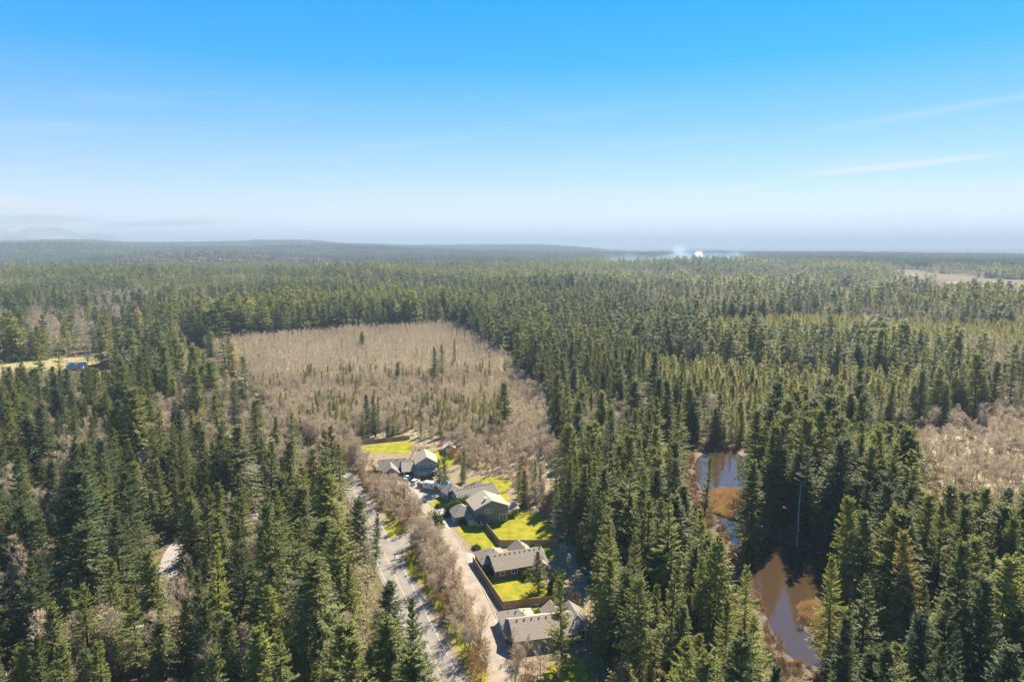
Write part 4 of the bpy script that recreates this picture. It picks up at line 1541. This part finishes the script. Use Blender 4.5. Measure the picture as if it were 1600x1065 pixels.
def house(name, label, loc, ang, blocks, wallc, roofc, openings, vents=(), cat='house', chimney=None):
    h = empty(name, loc, R(ang))
    tag(h, label, cat)
    roofs = []
    for k, bl in enumerate(blocks):
        x0, x1, y0, y1, zw, kind, zr = bl[:7]
        wc = bl[7] if len(bl) > 7 else wallc
        rc = bl[8] if len(bl) > 8 else roofc
        if kind != 'lean':
            wall_mesh(x0, x1, y0, y1, zw, kind, zr).build('wall', M['wall_' + wc], h)
        ro = roof_mesh(x0, x1, y0, y1, zw, kind, zr).build('roof', M['roof_' + rc], h)
        roofs.append(ro)
        if kind == 'lean':
            for xx in (x0 + .1, x1 - .1):
                MB().box(xx - .07, xx + .07, y0, y0 + .14, 0, zw - .2).build('post', M['trim'], h)
        elif kind in ('gx', 'gy'):
            # white barge boards under the gable edges
            o = .5
            f = MB()
            if kind == 'gy':
                w = (x1 - x0) / 2
                s = (zr - zw) / w
                xm = (x0 + x1) / 2
                for sg in (-1, 1):
                    xe, ze = xm + sg * (w + o), zw - s * o
                    for yy in (y0 - o - .05, y1 + o + .003):
                        q = [(xm, yy, zr - .02), (xe, yy, ze - .02), (xe, yy, ze - .24), (xm, yy, zr - .28)]
                        q += [(a, yy + .047, c_) for a, _, c_ in q]
                        f.add(q, [(0, 1, 2, 3), (7, 6, 5, 4), (0, 4, 5, 1), (1, 5, 6, 2), (2, 6, 7, 3), (3, 7, 4, 0)])
            else:
                w = (y1 - y0) / 2
                s = (zr - zw) / w
                ym = (y0 + y1) / 2
                for sg in (-1, 1):
                    ye, ze = ym + sg * (w + o), zw - s * o
                    for xx in (x0 - o - .05, x1 + o + .003):
                        q = [(xx, ym, zr - .02), (xx, ye, ze - .02), (xx, ye, ze - .24), (xx, ym, zr - .28)]
                        q += [(a + .047, b_, c_) for a, b_, c_ in q]
                        f.add(q, [(0, 1, 2, 3), (7, 6, 5, 4), (0, 4, 5, 1), (1, 5, 6, 2), (2, 6, 7, 3), (3, 7, 4, 0)])
            f.build('barge_board', M['trim'], ro)
    for (bi, face, u, z, w, hh, what, *rest) in openings:
        opening(h, blocks[bi], face, u, z, w, hh, what, rest[0] if rest else None)
    for (bi, n) in vents:
        x0, x1, y0, y1, zw, kind, zr = blocks[bi][:7]
        for i in range(n):
            t = (i + .7) / n
            b = MB()
            if kind == 'gy':
                px_, py_ = (x0 + x1) / 2 + .55, y0 + (y1 - y0) * t
                pz_ = zr - (zr - zw) / ((x1 - x0) / 2) * .55
            else:
                px_, py_ = x0 + (x1 - x0) * t, (y0 + y1) / 2 - .55
                pz_ = zr - (zr - zw) / ((y1 - y0) / 2) * .55
            b.box(px_ - .13, px_ + .13, py_ - .13, py_ + .13, pz_ - .1, pz_ + .12)
            b.box(px_ - .17, px_ + .17, py_ - .17, py_ + .17, pz_ + .12, pz_ + .16)
            b.build('roof_vent', M['black'], roofs[bi])
    for (bi, qx, qy, zt) in (chimney or ()):
        MB().box(qx - .35, qx + .35, qy - .35, qy + .35, blocks[bi][4], zt).box(qx - .42, qx + .42, qy - .42, qy + .42, zt, zt + .12).build('chimney', M['trim'], roofs[bi])
    return h


W, D, GD = 'window', 'door', 'garage_door'
house('brown_house', 'brown single-storey house with grey-brown roof inside the board fence', G(776, 905), 20,
      [(0, 14.6, 0, 9.6, 2.8, 'gx', 5.1), (-2.2, 5.2, 5.4, 13.0, 2.75, 'hip', 4.9), (8.0, 13.4, 6.2, 12.2, 2.7, 'gy', 4.7), (10.6, 14.5, -2.0, 4.0, 2.72, 'gy', 4.0)], 'brown', 'brown',
      [(0, 'y0', 1.6, 1.0, 1.2, 1.15, W), (0, 'y0', 5.2, 1.0, 1.5, 1.15, W), (0, 'y0', 8.6, 1.0, 1.3, 1.15, W), (3, 'y0', 1.8, .9, 1.8, 1.2, W), (0, 'x0', 5.6, .95, 1.2, 1.1, W), (0, 'x0', 8.3, 0, .95, 2.05, D), (1, 'x0', 4.6, 0, 4.9, 2.2, GD)], [(0, 10), (1, 3), (2, 2)])
house('two_storey_house', 'two-storey sage green house beside the wide fenced lawn', G(757, 818), 20,
      [(-3.2, 8.2, 0, 9.0, 5.5, 'gy', 7.9), (-3.3, .1, -1.6, .6, 2.6, 'hip', 3.5, 'tan', 'dark'), (-9.0, -2.9, 3.2, 10.2, 2.8, 'hip', 5.2), (8.6, 12.6, 2.6, 7.4, 2.75, 'lean', 3.5), (-5.2, -2.6, -.2, 3.4, 2.62, 'hip', 3.4, 'cream', 'brown')], 'sage', 'tan',
      [(1, 'y0', .95, .8, 1.0, 1.5, W), (1, 'y0', 2.5, .8, 1.0, 1.5, W), (0, 'y0', 9.6, .4, 2.3, 2.1, W), (0, 'y0', 5.2, 3.6, .9, 1.0, W), (0, 'y0', 3.9, 3.5, .8, 1.3, W), (0, 'x0', 4, 3.4, 1.4, 1.2, W), (2, 'x0', 3.4, 0, 4.6, 2.2, GD), (4, 'x0', 1.4, 0, .95, 2.1, D)], [(2, 2)], chimney=[(0, 1.0, 2.2, 8.0)])
house('grey_roofed_house', 'long blue-gabled house with dark grey roof by the small front lawn', G(719, 793), 30,
      [(0, 15.0, 0, 9.2, 2.9, 'gx', 5.2), (-1.2, 5.4, 7.2, 14.2, 2.8, 'hip', 4.8), (8.0, 14.9, 6.4, 12.0, 2.75, 'hip', 4.8)], 'blue', 'grey',
      [(0, 'x0', 3.0, 0, 4.8, 2.25, GD, M['blue_garage']), (0, 'x0', 7.4, .9, 1.2, 1.2, W), (0, 'x0', 4.6, 3.5, 1.0, 1.1, W), (0, 'y0', 4.0, 1, 1.4, 1.1, W), (0, 'y0', 10.5, 1, 1.6, 1.1, W), (0, 'x1', 4.0, .9, 1.5, 1.2, W), (1, 'x0', 2.0, .5, 1.4, 1.5, W), (1, 'x0', 5.6, 0, 1.0, 2.1, D)], [(0, 11), (1, 2)])
house('tan_roofed_house', 'tan-roofed single-storey house at the bottom behind a lone hemlock', G(806, 1017), 13,
      [(0, 14.0, 0, 9.4, 2.8, 'gx', 5.2), (-1.4, 6.4, 5.0, 12.6, 2.75, 'hip', 5.1), (9.2, 13.6, 6.2, 11.6, 2.7, 'gy', 4.5), (13.2, 18.2, 1.0, 10.2, 2.78, 'gy', 4.6, 'tan', 'grey')], 'tan', 'tan',
      [(0, 'y0', 3, 1, 1.4, 1.15, W), (0, 'y0', 9.5, .9, 1.8, 1.3, W), (3, 'y0', 2.4, .2, 2.0, 2.1, W), (1, 'x0', 4.2, 0, 4.8, 2.2, GD), (0, 'x0', 6.6, 1, 1.2, 1.1, W)], [(0, 8), (1, 4)])
house('ranch_house', 'low grey-roofed house beside the turning circle at the lane end', G(594, 744), 14,
      [(0, 10.5, 0, 8.8, 2.8, 'gx', 5.4), (1.2, 7.0, -4.2, 4.0, 2.75, 'gy', 4.9), (9.2, 17.2, -1.4, 7.2, 2.78, 'gx', 5.1)], 'grey', 'grey',
      [(2, 'y0', 1.4, .7, 1.1, 1.4, W), (2, 'y0', 3.8, .7, 1.1, 1.4, W), (2, 'y0', 6.4, .8, 1.5, 1.3, W), (1, 'y0', 2.9, 0, 4.4, 2.2, GD), (0, 'x0', 4, 1, 1.2, 1.1, W)], [(0, 4)])
house('gabled_house', 'pale two-storey house with tan gable roof above the white cars', G(650, 744), 12,
      [(0, 8.4, 0, 10.5, 5.3, 'gy', 7.9), (-5.0, .3, -.6, 7.4, 2.8, 'gx', 4.9), (.3, 8.0, -2.6, .6, 2.7, 'lean', 3.4)], 'grey', 'tan',
      [(0, 'y0', 2.2, 3.5, 1.6, 1.3, W), (0, 'y0', 5.9, 3.5, 1.6, 1.3, W), (1, 'y0', 2.4, 0, 3.6, 2.2, GD, M['black']), (0, 'y0', 2.6, 0, 3.0, 2.15, GD), (0, 'y0', 6.4, 0, 1.0, 2.05, D), (0, 'x1', 4, 3.6, 1.2, 1.1, W)])  # black garage door paints the shade inside the open left garage
house('garden_shed', 'small tan shed with white door behind the gabled house', G(693, 708), 6, [(0, 5.0, 0, 4.6, 2.5, 'gy', 4.0)], 'tan', 'pink', [(0, 'y0', 1.9, .1, 1.5, 1.95, D, M['trim'])], cat='shed')
house('woodland_house', 'pale green house half hidden among the firs of the left wood', G(376, 756), -18,
      [(0, 9.0, 0, 8.0, 4.8, 'gx', 7.0), (6.0, 13.0, 3.0, 10.0, 2.8, 'gy', 5.0)], 'pale_green', 'tan', [(0, 'y0', 2.2, 3.0, 1.3, 1.2, W), (0, 'y0', 6.2, 3.0, 1.3, 1.2, W), (0, 'y0', 5.0, .2, 2.0, 2.0, W), (0, 'x1', 2, 3, 1.2, 1.1, W)])
house('field_barn', 'low white barn at the edge of the yellow field', G(104, 577), 12, [(0, 11, 0, 7, 2.9, 'gx', 4.6)], 'white', 'metal', [(0, 'y0', 3, 0, 2.6, 2.2, GD), (0, 'y0', 8, 1.1, 1.4, 1.1, W)], cat='barn')
for k, (px_, py_, a_, l_, lab) in enumerate([(1478, 446, 8, 34, 'long white farm building in the far tan clearing on the right'), (1530, 452, -6, 22, 'short grey-roofed building right of the long white farm building'), (1585, 458, 12, 26, 'pale building at the right edge of the far clearing'), (1425, 436, 4, 18, 'small pale building at the left end of the far clearing')]):
    g_ = G(px_, py_)
    g_.z = float(hz(g_.x, g_.y))
    house('farm_building', lab, g_, a_, [(0, l_, 0, 11, 4.0, 'gx', 6.8)], 'white', 'metal', [(0, 'y0', l_ * .3, 0, 4, 3, GD), (0, 'y0', l_ * .7, 1.2, 3, 1.4, W)], cat='farm building')


# ------------------------------------------------------------------ fences
def panel_mesh(w, h):
    b = MB()
    n = 12
    for k in range(n):
        x0 = k * w / n
        b.box(x0 + .008, x0 + w / n - .008, -.012 - .012 * (k % 2), .012 - .012 * (k % 2), .05, h - .02 * ((k * 7) % 3))
    b.box(0, w, .013, .06, .35, .44)
    b.box(0, w, .013, .06, h - .45, h - .36)
    return b.mesh('fence_panel', M['fence'])


PANEL = panel_mesh(2.4, 1.85)
CAPM = MB().box(0, 2.4, -.07, .07, 1.86, 1.91).mesh('cap_rail', M['fence'])
POSTM = MB().box(-.07, .07, -.07, .07, -.2, 1.98).mesh('fence_post', M['fence'])


def fence(name, label, pts):
    root = empty(name, (pts[0].x, pts[0].y, 0))
    tag(root, label, 'fence')
    for a, b in zip(pts[:-1], pts[1:]):
        d = b - a
        n = max(1, round(d.length / 2.4))
        ang = math.atan2(d.y, d.x)
        sx = d.length / n / 2.4
        for k in range(n):
            p = a + d * (k / n) - pts[0]
            for nm, me in (('fence_panel', PANEL), ('cap_rail', CAPM), ('fence_post', POSTM)):
                o = bpy.data.objects.new(nm, me)
                COL.objects.link(o)
                o.parent = root
                o.location = (p.x, p.y, 0)
                o.rotation_euler = (0, 0, ang)
                o.scale = (sx if nm != 'fence_post' else 1, 1, 1)
    p = pts[-1] - pts[0]
    o = bpy.data.objects.new('fence_post', POSTM)
    COL.objects.link(o)
    o.parent = root
    o.location = (p.x, p.y, 0)


fence('board_fence', 'cedar board fence round the lawn of the two-storey house', gp([(756, 821), (781, 852), (866, 852)]))
fence('board_fence', 'cedar board fence along the lane and below the brown house lawn', gp([(739, 879), (786, 950), (864, 941)]))
fence('board_fence', 'short dark board fence in front of the parked caravan', gp([(652, 760), (697, 773)]))
fence('board_fence', 'long board fence at the top of the back lawn under the thicket', gp([(532, 697), (640, 686)]))
fence('board_fence', 'low board fence between the two houses at the lane end', gp([(640, 722), (650, 701)]))

# ------------------------------------------------------------------ vehicles
for nm, c_ in (('white', (.75, .75, .74)), ('dark', (.025, .03, .04)), ('silver', (.42, .43, .45)), ('blue', (.03, .06, .13))):
    M['car_' + nm] = mat('car_paint_' + nm, c_, tuple(v * .93 for v in c_), 1, rough=.25, spec=.6)
M['tyre'] = mat('tyre_rubber', (.018, .018, .018), (.03, .03, .03), 9, rough=.9)
M['rim'] = mat('wheel_rim', (.4, .4, .42), (.5, .5, .5), 9, rough=.35, metal=.8)
M['lamp'] = mat('lamp_glass', (.6, .6, .58), (.7, .7, .68), 5, rough=.15)
M['tail'] = mat('tail_lamp', (.35, .01, .01), (.4, .02, .02), 5, rough=.2)


def loft(b, secs, mi=0):
    """closed sections (same count) joined one after another"""
    n = len(secs[0])
    v = [p for s in secs for p in s]
    f = [tuple(range(n))[::-1], tuple((len(secs) - 1) * n + i for i in range(n))]
    for k in range(len(secs) - 1):
        for i in range(n):
            f.append((k * n + i, k * n + (i + 1) % n, (k + 1) * n + (i + 1) % n, (k + 1) * n + i))
    return b.add(v, f, mi)


def wheel(root, x, y, r=.34):
    b = MB()
    b.tube([(x, y - .11, r), (x, y - .08, r), (x, y + .08, r), (x, y + .11, r)], [r * .88, r, r, r * .88], 16)
    w = b.build('wheel', M['tyre'], root)
    c = MB()
    c.tube([(x, y - .125, r), (x, y + .125, r)], [r * .58, r * .58], 12)
    c.build('rim', M['rim'], w)


def car(label, loc, ang, paint, suv=True, cat='car'):
    root = empty('parked_car', loc, R(ang))
    tag(root, label, cat)
    L_, Wd, hb, hr = (4.7, .93, 1.02, 1.72) if suv else (4.5, .9, .92, 1.42)
    b = MB()
    xs = [(-L_ / 2, .42, hb * .72, .86), (-L_ / 2 + .12, .28, hb * .95, .96), (-L_ / 2 + .9, .24, hb, 1.0), (.5, .24, hb, 1.0), (L_ / 2 - .8, .24, hb * .94, 1.0), (L_ / 2 - .12, .28, hb * .80, .95), (L_ / 2, .42, hb * .62, .84)]
    loft(b, [[(x, -Wd * w, z0), (x, Wd * w, z0), (x, Wd * w, (z0 + z1) / 2 + .1), (x, Wd * w * .93, z1), (x, -Wd * w * .93, z1), (x, -Wd * w, (z0 + z1) / 2 + .1)] for x, z0, z1, w in xs])
    body = b.build('body', paint, root)
    g = MB()
    xr = (-L_ / 2 + (.15 if suv else .6), -L_ / 2 + (.45 if suv else 1.2), .35, 1.15)
    loft(g, [[(xr[0], -.82, hb - .03), (xr[0], .82, hb - .03), (xr[0], .80, hb + .01), (xr[0], -.80, hb + .01)], [(xr[1], -.84, hb - .03), (xr[1], .84, hb - .03), (xr[1], .66, hr - .06), (xr[1], -.66, hr - .06)],
             [(xr[2], -.84, hb - .03), (xr[2], .84, hb - .03), (xr[2], .66, hr - .06), (xr[2], -.66, hr - .06)], [(xr[3], -.82, hb - .05), (xr[3], .82, hb - .05), (xr[3], .80, hb - .01), (xr[3], -.80, hb - .01)]])
    g.build('windows', M['glass'], root)
    r = MB()
    r.box(xr[1] - .05, xr[2] + .02, -.68, .68, hr - .08, hr)
    for s in (-1, 1):
        for xx in (xr[1] + .05, (xr[1] + xr[2]) / 2):
            r.add([(xx, s * .855, hb), (xx + .1, s * .855, hb), (xx + .1, s * .68, hr - .07), (xx, s * .68, hr - .07)], [(0, 1, 2, 3)])
    r.build('roof', paint, root)
    for sx in (-1, 1):
        for s in (-1, 1):
            wheel(root, sx * L_ * .305, s * (Wd - .10))
            MB().box(sx * L_ / 2 - .1, sx * L_ / 2 + .012, s * .66 - .16, s * .66 + .16, hb * .52, hb * .68).build('headlight' if sx > 0 else 'tail_light', M['lamp'] if sx > 0 else M['tail'], root)
    MB().box(L_ / 2 - .1, L_ / 2 + .03, -.7, .7, .32, .48).build('bumper', M['black'], root)
    return root


Z = .05
_p = lambda x, y: Vector((G(x, y).x, G(x, y).y, .075))
car('dark blue car driving away on the two-lane road', _p(567, 789), 113, M['car_blue'])
car('larger white car beside the short board fence', _p(649, 755), 70, M['car_white'])
car('small white car left of the other white car on the driveway', _p(638, 748), 62, M['car_white'], suv=False)
car('dark car parked right in front of the open garage', _p(643, 745), 80, M['car_dark'], suv=False)
car('white car parked above the house in the left wood', _p(388, 700), 40, M['car_white'], suv=False)
car('silver car parked beside the house in the left wood', _p(379, 706), 15, M['car_silver'])


def caravan():
    root = empty('caravan', _p(676, 765), R(-28))
    tag(root, 'long white caravan parked behind the short board fence', 'caravan')
    b = MB()
    loft(b, [[(x, -1.15, .55), (x, 1.15, .55), (x, 1.15, z1 - .15), (x, 1.0, z1), (x, -1.0, z1), (x, -1.15, z1 - .15)] for x, z1 in ((-3.6, 2.2), (-3.4, 2.85), (2.9, 2.9), (3.4, 2.5), (3.6, 1.6))])
    b.build('body', M['trim'], root)
    for x in (-2.2, .2, 2.0):
        MB().box(x - .5, x + .5, -1.18, -1.1, 1.5, 2.1).build('window', M['glass'], root)
    MB().box(-1.2, -.6, -1.19, -1.1, .7, 2.3).build('door', M['garage'], root)
    for x in (-.6, .3):
        for s in (-1, 1):
            wheel(root, x, s * 1.0, .36)
    MB().box(3.55, 4.7, -.08, .08, .5, .62).build('drawbar', M['black'], root)
    for x in (-1.6, 1.2):
        MB().box(x - .35, x + .35, -.35, .35, 2.83, 3.1).build('roof_hatch', M['trim'], root)


caravan()
M['tarp'] = mat('blue_tarp', (.10, .26, .42), (.16, .36, .52), 1.5, rough=.5, bump=.05)


def boat():
    root = empty('covered_boat', _p(697, 762), R(40))
    tag(root, 'boat under a blue cover on its trailer beside the caravan', 'boat')
    b = MB()
    secs = []
    for x, w, zk in ((-2.8, 1.0, .75), (-1, 1.1, .7), (1, 1.0, .72), (2.3, .55, .9), (2.9, .08, 1.3)):
        secs.append([(x, 0, zk), (x, w, 1.15), (x, w, 1.5), (x, -w, 1.5), (x, -w, 1.15)])
    loft(b, secs)
    b.build('hull', M['car_white'], root)
    c = MB()
    loft(c, [[(x, -w, 1.52), (x, w, 1.52), (x, w * .5, z), (x, -w * .5, z)] for x, w, z in ((-2.8, 1.02, 1.75), (-.8, 1.12, 2.2), (.8, 1.04, 2.1), (2.3, .56, 1.75), (2.9, .1, 1.56))])
    c.build('cover', M['tarp'], root)
    f = MB()
    f.box(-2.6, 3.6, -.06, .06, .45, .56).box(-.6, -.45, -1.0, 1.0, .38, .48)
    f.build('trailer', M['black'], root)
    for s in (-1, 1):
        wheel(root, -.5, s * 1.0, .32)


boat()


# ------------------------------------------------------------------ small things
def mailboxes():
    root = empty('mailbox_row', _p(623, 871), R(30))
    tag(root, 'row of dark letterboxes on posts beside the road junction', 'letterboxes')
    for x in (-1.2, 1.2):
        MB().box(x - .06, x + .06, -.06, .06, -.1, 1.1).build('post', M['fence'], root)
    MB().box(-1.5, 1.5, -.12, .12, 1.1, 1.16).build('rail', M['fence'], root)
    for k in range(5):
        x = -1.2 + k * .6
        b = MB()
        n = 8
        sec = [(x - .14, 1.16), (x + .14, 1.16)] + [(x + .14 * math.cos(a * math.pi / n), 1.36 + .14 * math.sin(a * math.pi / n)) for a in range(n + 1)]
        m_ = len(sec)
        b.add([(p[0], -.28, p[1]) for p in sec] + [(p[0], .28, p[1]) for p in sec], [tuple(range(m_)), tuple(range(2 * m_ - 1, m_ - 1, -1))] + [(i, m_ + i, m_ + (i + 1) % m_, (i + 1) % m_) for i in range(m_)])
        o = b.build('letterbox', M['black'], root)
        MB().box(x + .145, x + .16, -.15, -.1, 1.3, 1.5).build('flag', M['tail'], o)


mailboxes()
M['snag'] = mat('weathered_snag', (.22, .21, .20), (.42, .40, .37), 2, rough=.9, stretch=(2, 2, .3))


def snag():
    p = G(1245, 853)
    root = empty('dead_snag', p)
    tag(root, 'tall grey dead snag standing on the pond shore', 'dead tree')
    top = 20.5
    MB().tube([(0, 0, -.3), (.1, 0, 5), (-.05, .1, 11), (.1, .1, 17), (.15, .1, top)], [.34, .27, .22, .15, .08], 9).build('trunk', M['snag'], root)
    rr = random.Random(3)
    for k in range(7):
        z = rr.uniform(7, 19)
        a = rr.uniform(0, 6.28)
        l = rr.uniform(.4, 1.1)
        MB().tube([(0, 0, z), (l * math.cos(a), l * math.sin(a), z + .2)], [.05, .02], 5).build('branch_stub', M['snag'], root)


snag()
for k, (px_, py_, a_, l_, lab) in enumerate([(1284, 862, 35, 4.0, 'pale fallen log leaning at the pond shore below the stand'), (1150, 808, 8, 7.5, 'white fallen log along the bottom of the reed island'), (1168, 742, 60, 6.0, 'thin fallen trunk crossing the bright far water')]):
    root = tag(MB().tube([(-l_ / 2, 0, .25), (-l_ * .1, .12, .34), (l_ / 2, 0, .42)], [.24, .2, .12], 8).build('fallen_log', M['snag'], None, G(px_, py_)), lab, 'log', 'fallen logs by the pond')
    root.rotation_euler = (0, R(-6), R(a_))


def shrub_quads(seed, r=1.0, n=900, tall=1.0):
    rs = np.random.RandomState(seed)
    v = unit(rs.randn(n, 3))
    v[:, 2] = np.abs(v[:, 2])
    lump = 1 + .22 * np.sin(v[:, 0] * 5 + seed) * np.sin(v[:, 1] * 4.3) + .12 * rs.randn(n)
    P = v * (r * (.62 + .38 * rs.rand(n)) * lump)[:, None] * np.array([1, 1, 1.15 * tall])
    D = unit(v + rs.randn(n, 3) * .6 + np.array([0, 0, .3]))
    return blades(P, D, rs.uniform(.16, .34, n) * r ** .5, rs.uniform(.09, .18, n) * r ** .5, rs.randn(n, 3))


SHR = [np_mesh('shrub_leaves', shrub_quads(900 + k), None, [M['shrub']]) for k in range(3)]
SHT = MB().tube([(0, 0, -.1), (0, 0, .5)], [.09, .05], 6).mesh('shrub_stem', M['bark'])


def shrub(label, px_, py_, r, tint, tall=1.0, k=0, group=None):
    root = empty('garden_shrub', G(px_, py_), random.random() * 6)
    root.scale = (r, r, r * tall)
    tag(root, label, 'shrub', group)
    link('stem', SHT, root)
    f = link('foliage', SHR[k % 3], root)
    f['tint'] = tint


for k in range(7):
    shrub(['first', 'second', 'third', 'fourth', 'fifth', 'sixth', 'seventh'][k] + ' evergreen bush from the left in the hedge beside the two-storey house', 703 + k * 4.6, 805 - k * 2.0, 2.1 + .25 * (k % 3), .3, 1.35, k, 'hedge bushes')
for k, (lab, a, b_, r, t, tl) in enumerate([('round dark bush below the small front lawn', 687, 792, 1.5, .05, .8), ('low dark bush in the middle of the driveway', 695, 808, 1.2, .05, .7), ('dark round bush at the lane edge above the brown house', 744, 857, 1.3, .1, .8), ('large yellow-green shrub at the end of the link road', 664, 832, 2.6, .95, 1.2),
                                             ('olive shrub just right of the large yellow-green shrub', 679, 822, 2.8, .5, 1.4), ('bright yellow-green bush behind the tan-roofed house', 842, 962, 1.5, .9, 1.0), ('pale shrub at the corner of the brown house under the fir', 822, 903, 1.7, .55, 1.0), ('dark evergreen bush left of the lone hemlock by the fence', 868, 928, 2.2, .1, 2.2),
                                             ('dark shrub against the lane side of the brown house', 765, 897, 1.3, .1, 1.0), ('small dark bush at the front steps of the two-storey house', 722, 818, 1.0, .15, 1.3), ('dark low bush on the verge at the junction', 650, 838, 1.5, .02, .8), ('dark shrub by the front lawn of the grey-roofed house', 699, 776, 1.2, .1, 1.0)]):
    shrub(lab, a, b_, r, t, tl, k)

# reeds on the pond
REED = []
for s in range(3):
    rs = np.random.RandomState(950 + s)
    n = 260
    P = np.stack([rs.randn(n) * .55, rs.randn(n) * .55, np.zeros(n)], 1)
    Dd = unit(np.stack([rs.randn(n) * .38, rs.randn(n) * .38, np.ones(n)], 1))
    REED.append(np_mesh('reed_clump', blades(P, Dd, rs.uniform(.7, 1.5, n), rs.uniform(.05, .10, n), rs.randn(n, 3), .3), None, [M['reed']]))
x, y = grid_points(100, 330, 1.0)
px, py = to_px(x, y, 0.0)
shore = inpoly(px, py, PX_BANK) & ~inpoly(px, py, PX_POND) & (rng.rand(len(x)) < .10)
k = inpoly(px, py, PX_REED[0]) | inpoly(px, py, PX_REED[1]) | shore
n = int(k.sum())
s_ = rng.uniform(.7, 1.3, n) * np.where(shore[k], .75, 1)
stuff('reeds', 'orange-brown dry reeds on the pond islands and shore', 'reeds', REED, np.stack([x[k], y[k], np.full(n, .03)], 1), rng.randint(0, 3, n), np.stack([s_, s_, s_], 1), rng.rand(n) * 6.28, np.where(shore[k], rng.rand(n) * .25, np.clip(.5 + rng.randn(n) * .2, 0, 1)))


# ------------------------------------------------------------------ smoke beyond the forest
def smoke(name, label, centre, size, density, color, nscale, thr, aniso):
    m, nt, N, L, out = nodes_of(name)
    v = N('ShaderNodeVolumePrincipled')
    v.inputs['Color'].default_value = (*color, 1)
    v.inputs['Anisotropy'].default_value = aniso
    tc = N('ShaderNodeTexCoord')
    mp = N('ShaderNodeMapping')
    mp.inputs['Scale'].default_value = (1 / size[0], 1 / size[1], 1 / size[2])
    L(tc.outputs['Object'], mp.inputs[0])
    ln = N('ShaderNodeVectorMath')
    ln.operation = 'LENGTH'
    L(mp.outputs[0], ln.inputs[0])
    nz = N('ShaderNodeTexNoise')
    nz.inputs['Scale'].default_value = nscale
    nz.inputs['Detail'].default_value = 5
    L(tc.outputs['Object'], nz.inputs['Vector'])
    a = N('ShaderNodeMath')
    a.operation = 'MULTIPLY_ADD'
    a.inputs[1].default_value = 1.5
    L(nz.outputs['Fac'], a.inputs[0])
    s = N('ShaderNodeMath')
    s.operation = 'SUBTRACT'
    s.inputs[0].default_value = -.75 + thr
    L(ln.outputs['Value'], s.inputs[1])
    L(s.outputs[0], a.inputs[2])
    mr = N('ShaderNodeMapRange')
    mr.inputs['From Min'].default_value = 0
    mr.inputs['From Max'].default_value = .6
    mr.inputs['To Max'].default_value = density
    L(a.outputs[0], mr.inputs['Value'])
    L(mr.outputs[0], v.inputs['Density'])
    L(v.outputs[0], out.inputs['Volume'])
    b = MB()
    n = 14
    secs = []
    for i in range(9):
        t = -1 + 2 * i / 8
        rr = math.sqrt(max(0.02, 1 - t * t))
        secs.append([(size[0] * 1.05 * rr * math.cos(k * 2 * math.pi / n), size[1] * 1.05 * rr * math.sin(k * 2 * math.pi / n), size[2] * 1.05 * t) for k in range(n)])
    loft(b, secs)
    o = b.build(name, m, None, centre)
    tag(o, label, 'smoke', kind='stuff')


D_ = 2600.0
at = lambda px_, py_, d: Vector(((px_ - 800) / FPX * d, d, CAM_H - d * (py_ - 383) / FPX))
smoke('smoke_plume', 'small white smoke plume rising from the far trees', at(1089, 405, D_ - 120), (24, 24, 42), .10, (1, 1, 1), .04, .85, .55)
smoke('smoke_drift', 'thin blue smoke spreading over the far trees', at(1070, 416, D_ - 40), (400, 200, 72), .0065, (.40, .68, .92), .009, .8, .2)
smoke('smoke_column', 'faint blue smoke column left of the white plume', at(1058, 402, D_ + 20), (50, 40, 75), .012, (.6, .85, 1), .025, .8, .4)

# ------------------------------------------------------------------ the air: one closed box of even haze
def haze():
    b = MB()
    b.box(-31000, 31000, -31000, 31000, -60, 375)
    m, nt, N, L, out = nodes_of('haze')
    v = N('ShaderNodeVolumePrincipled')
    v.inputs['Color'].default_value = (.385, .495, .61, 1)
    v.inputs['Density'].default_value = HAZE_DENSITY
    v.inputs['Anisotropy'].default_value = .0
    L(v.outputs[0], out.inputs['Volume'])
    m.volume_intersection_method = 'FAST' if hasattr(m, 'volume_intersection_method') else None
    o = b.build('haze', m)
    tag(o, kind='stuff')


HAZE_DENSITY = 1 / 7800.0
haze()
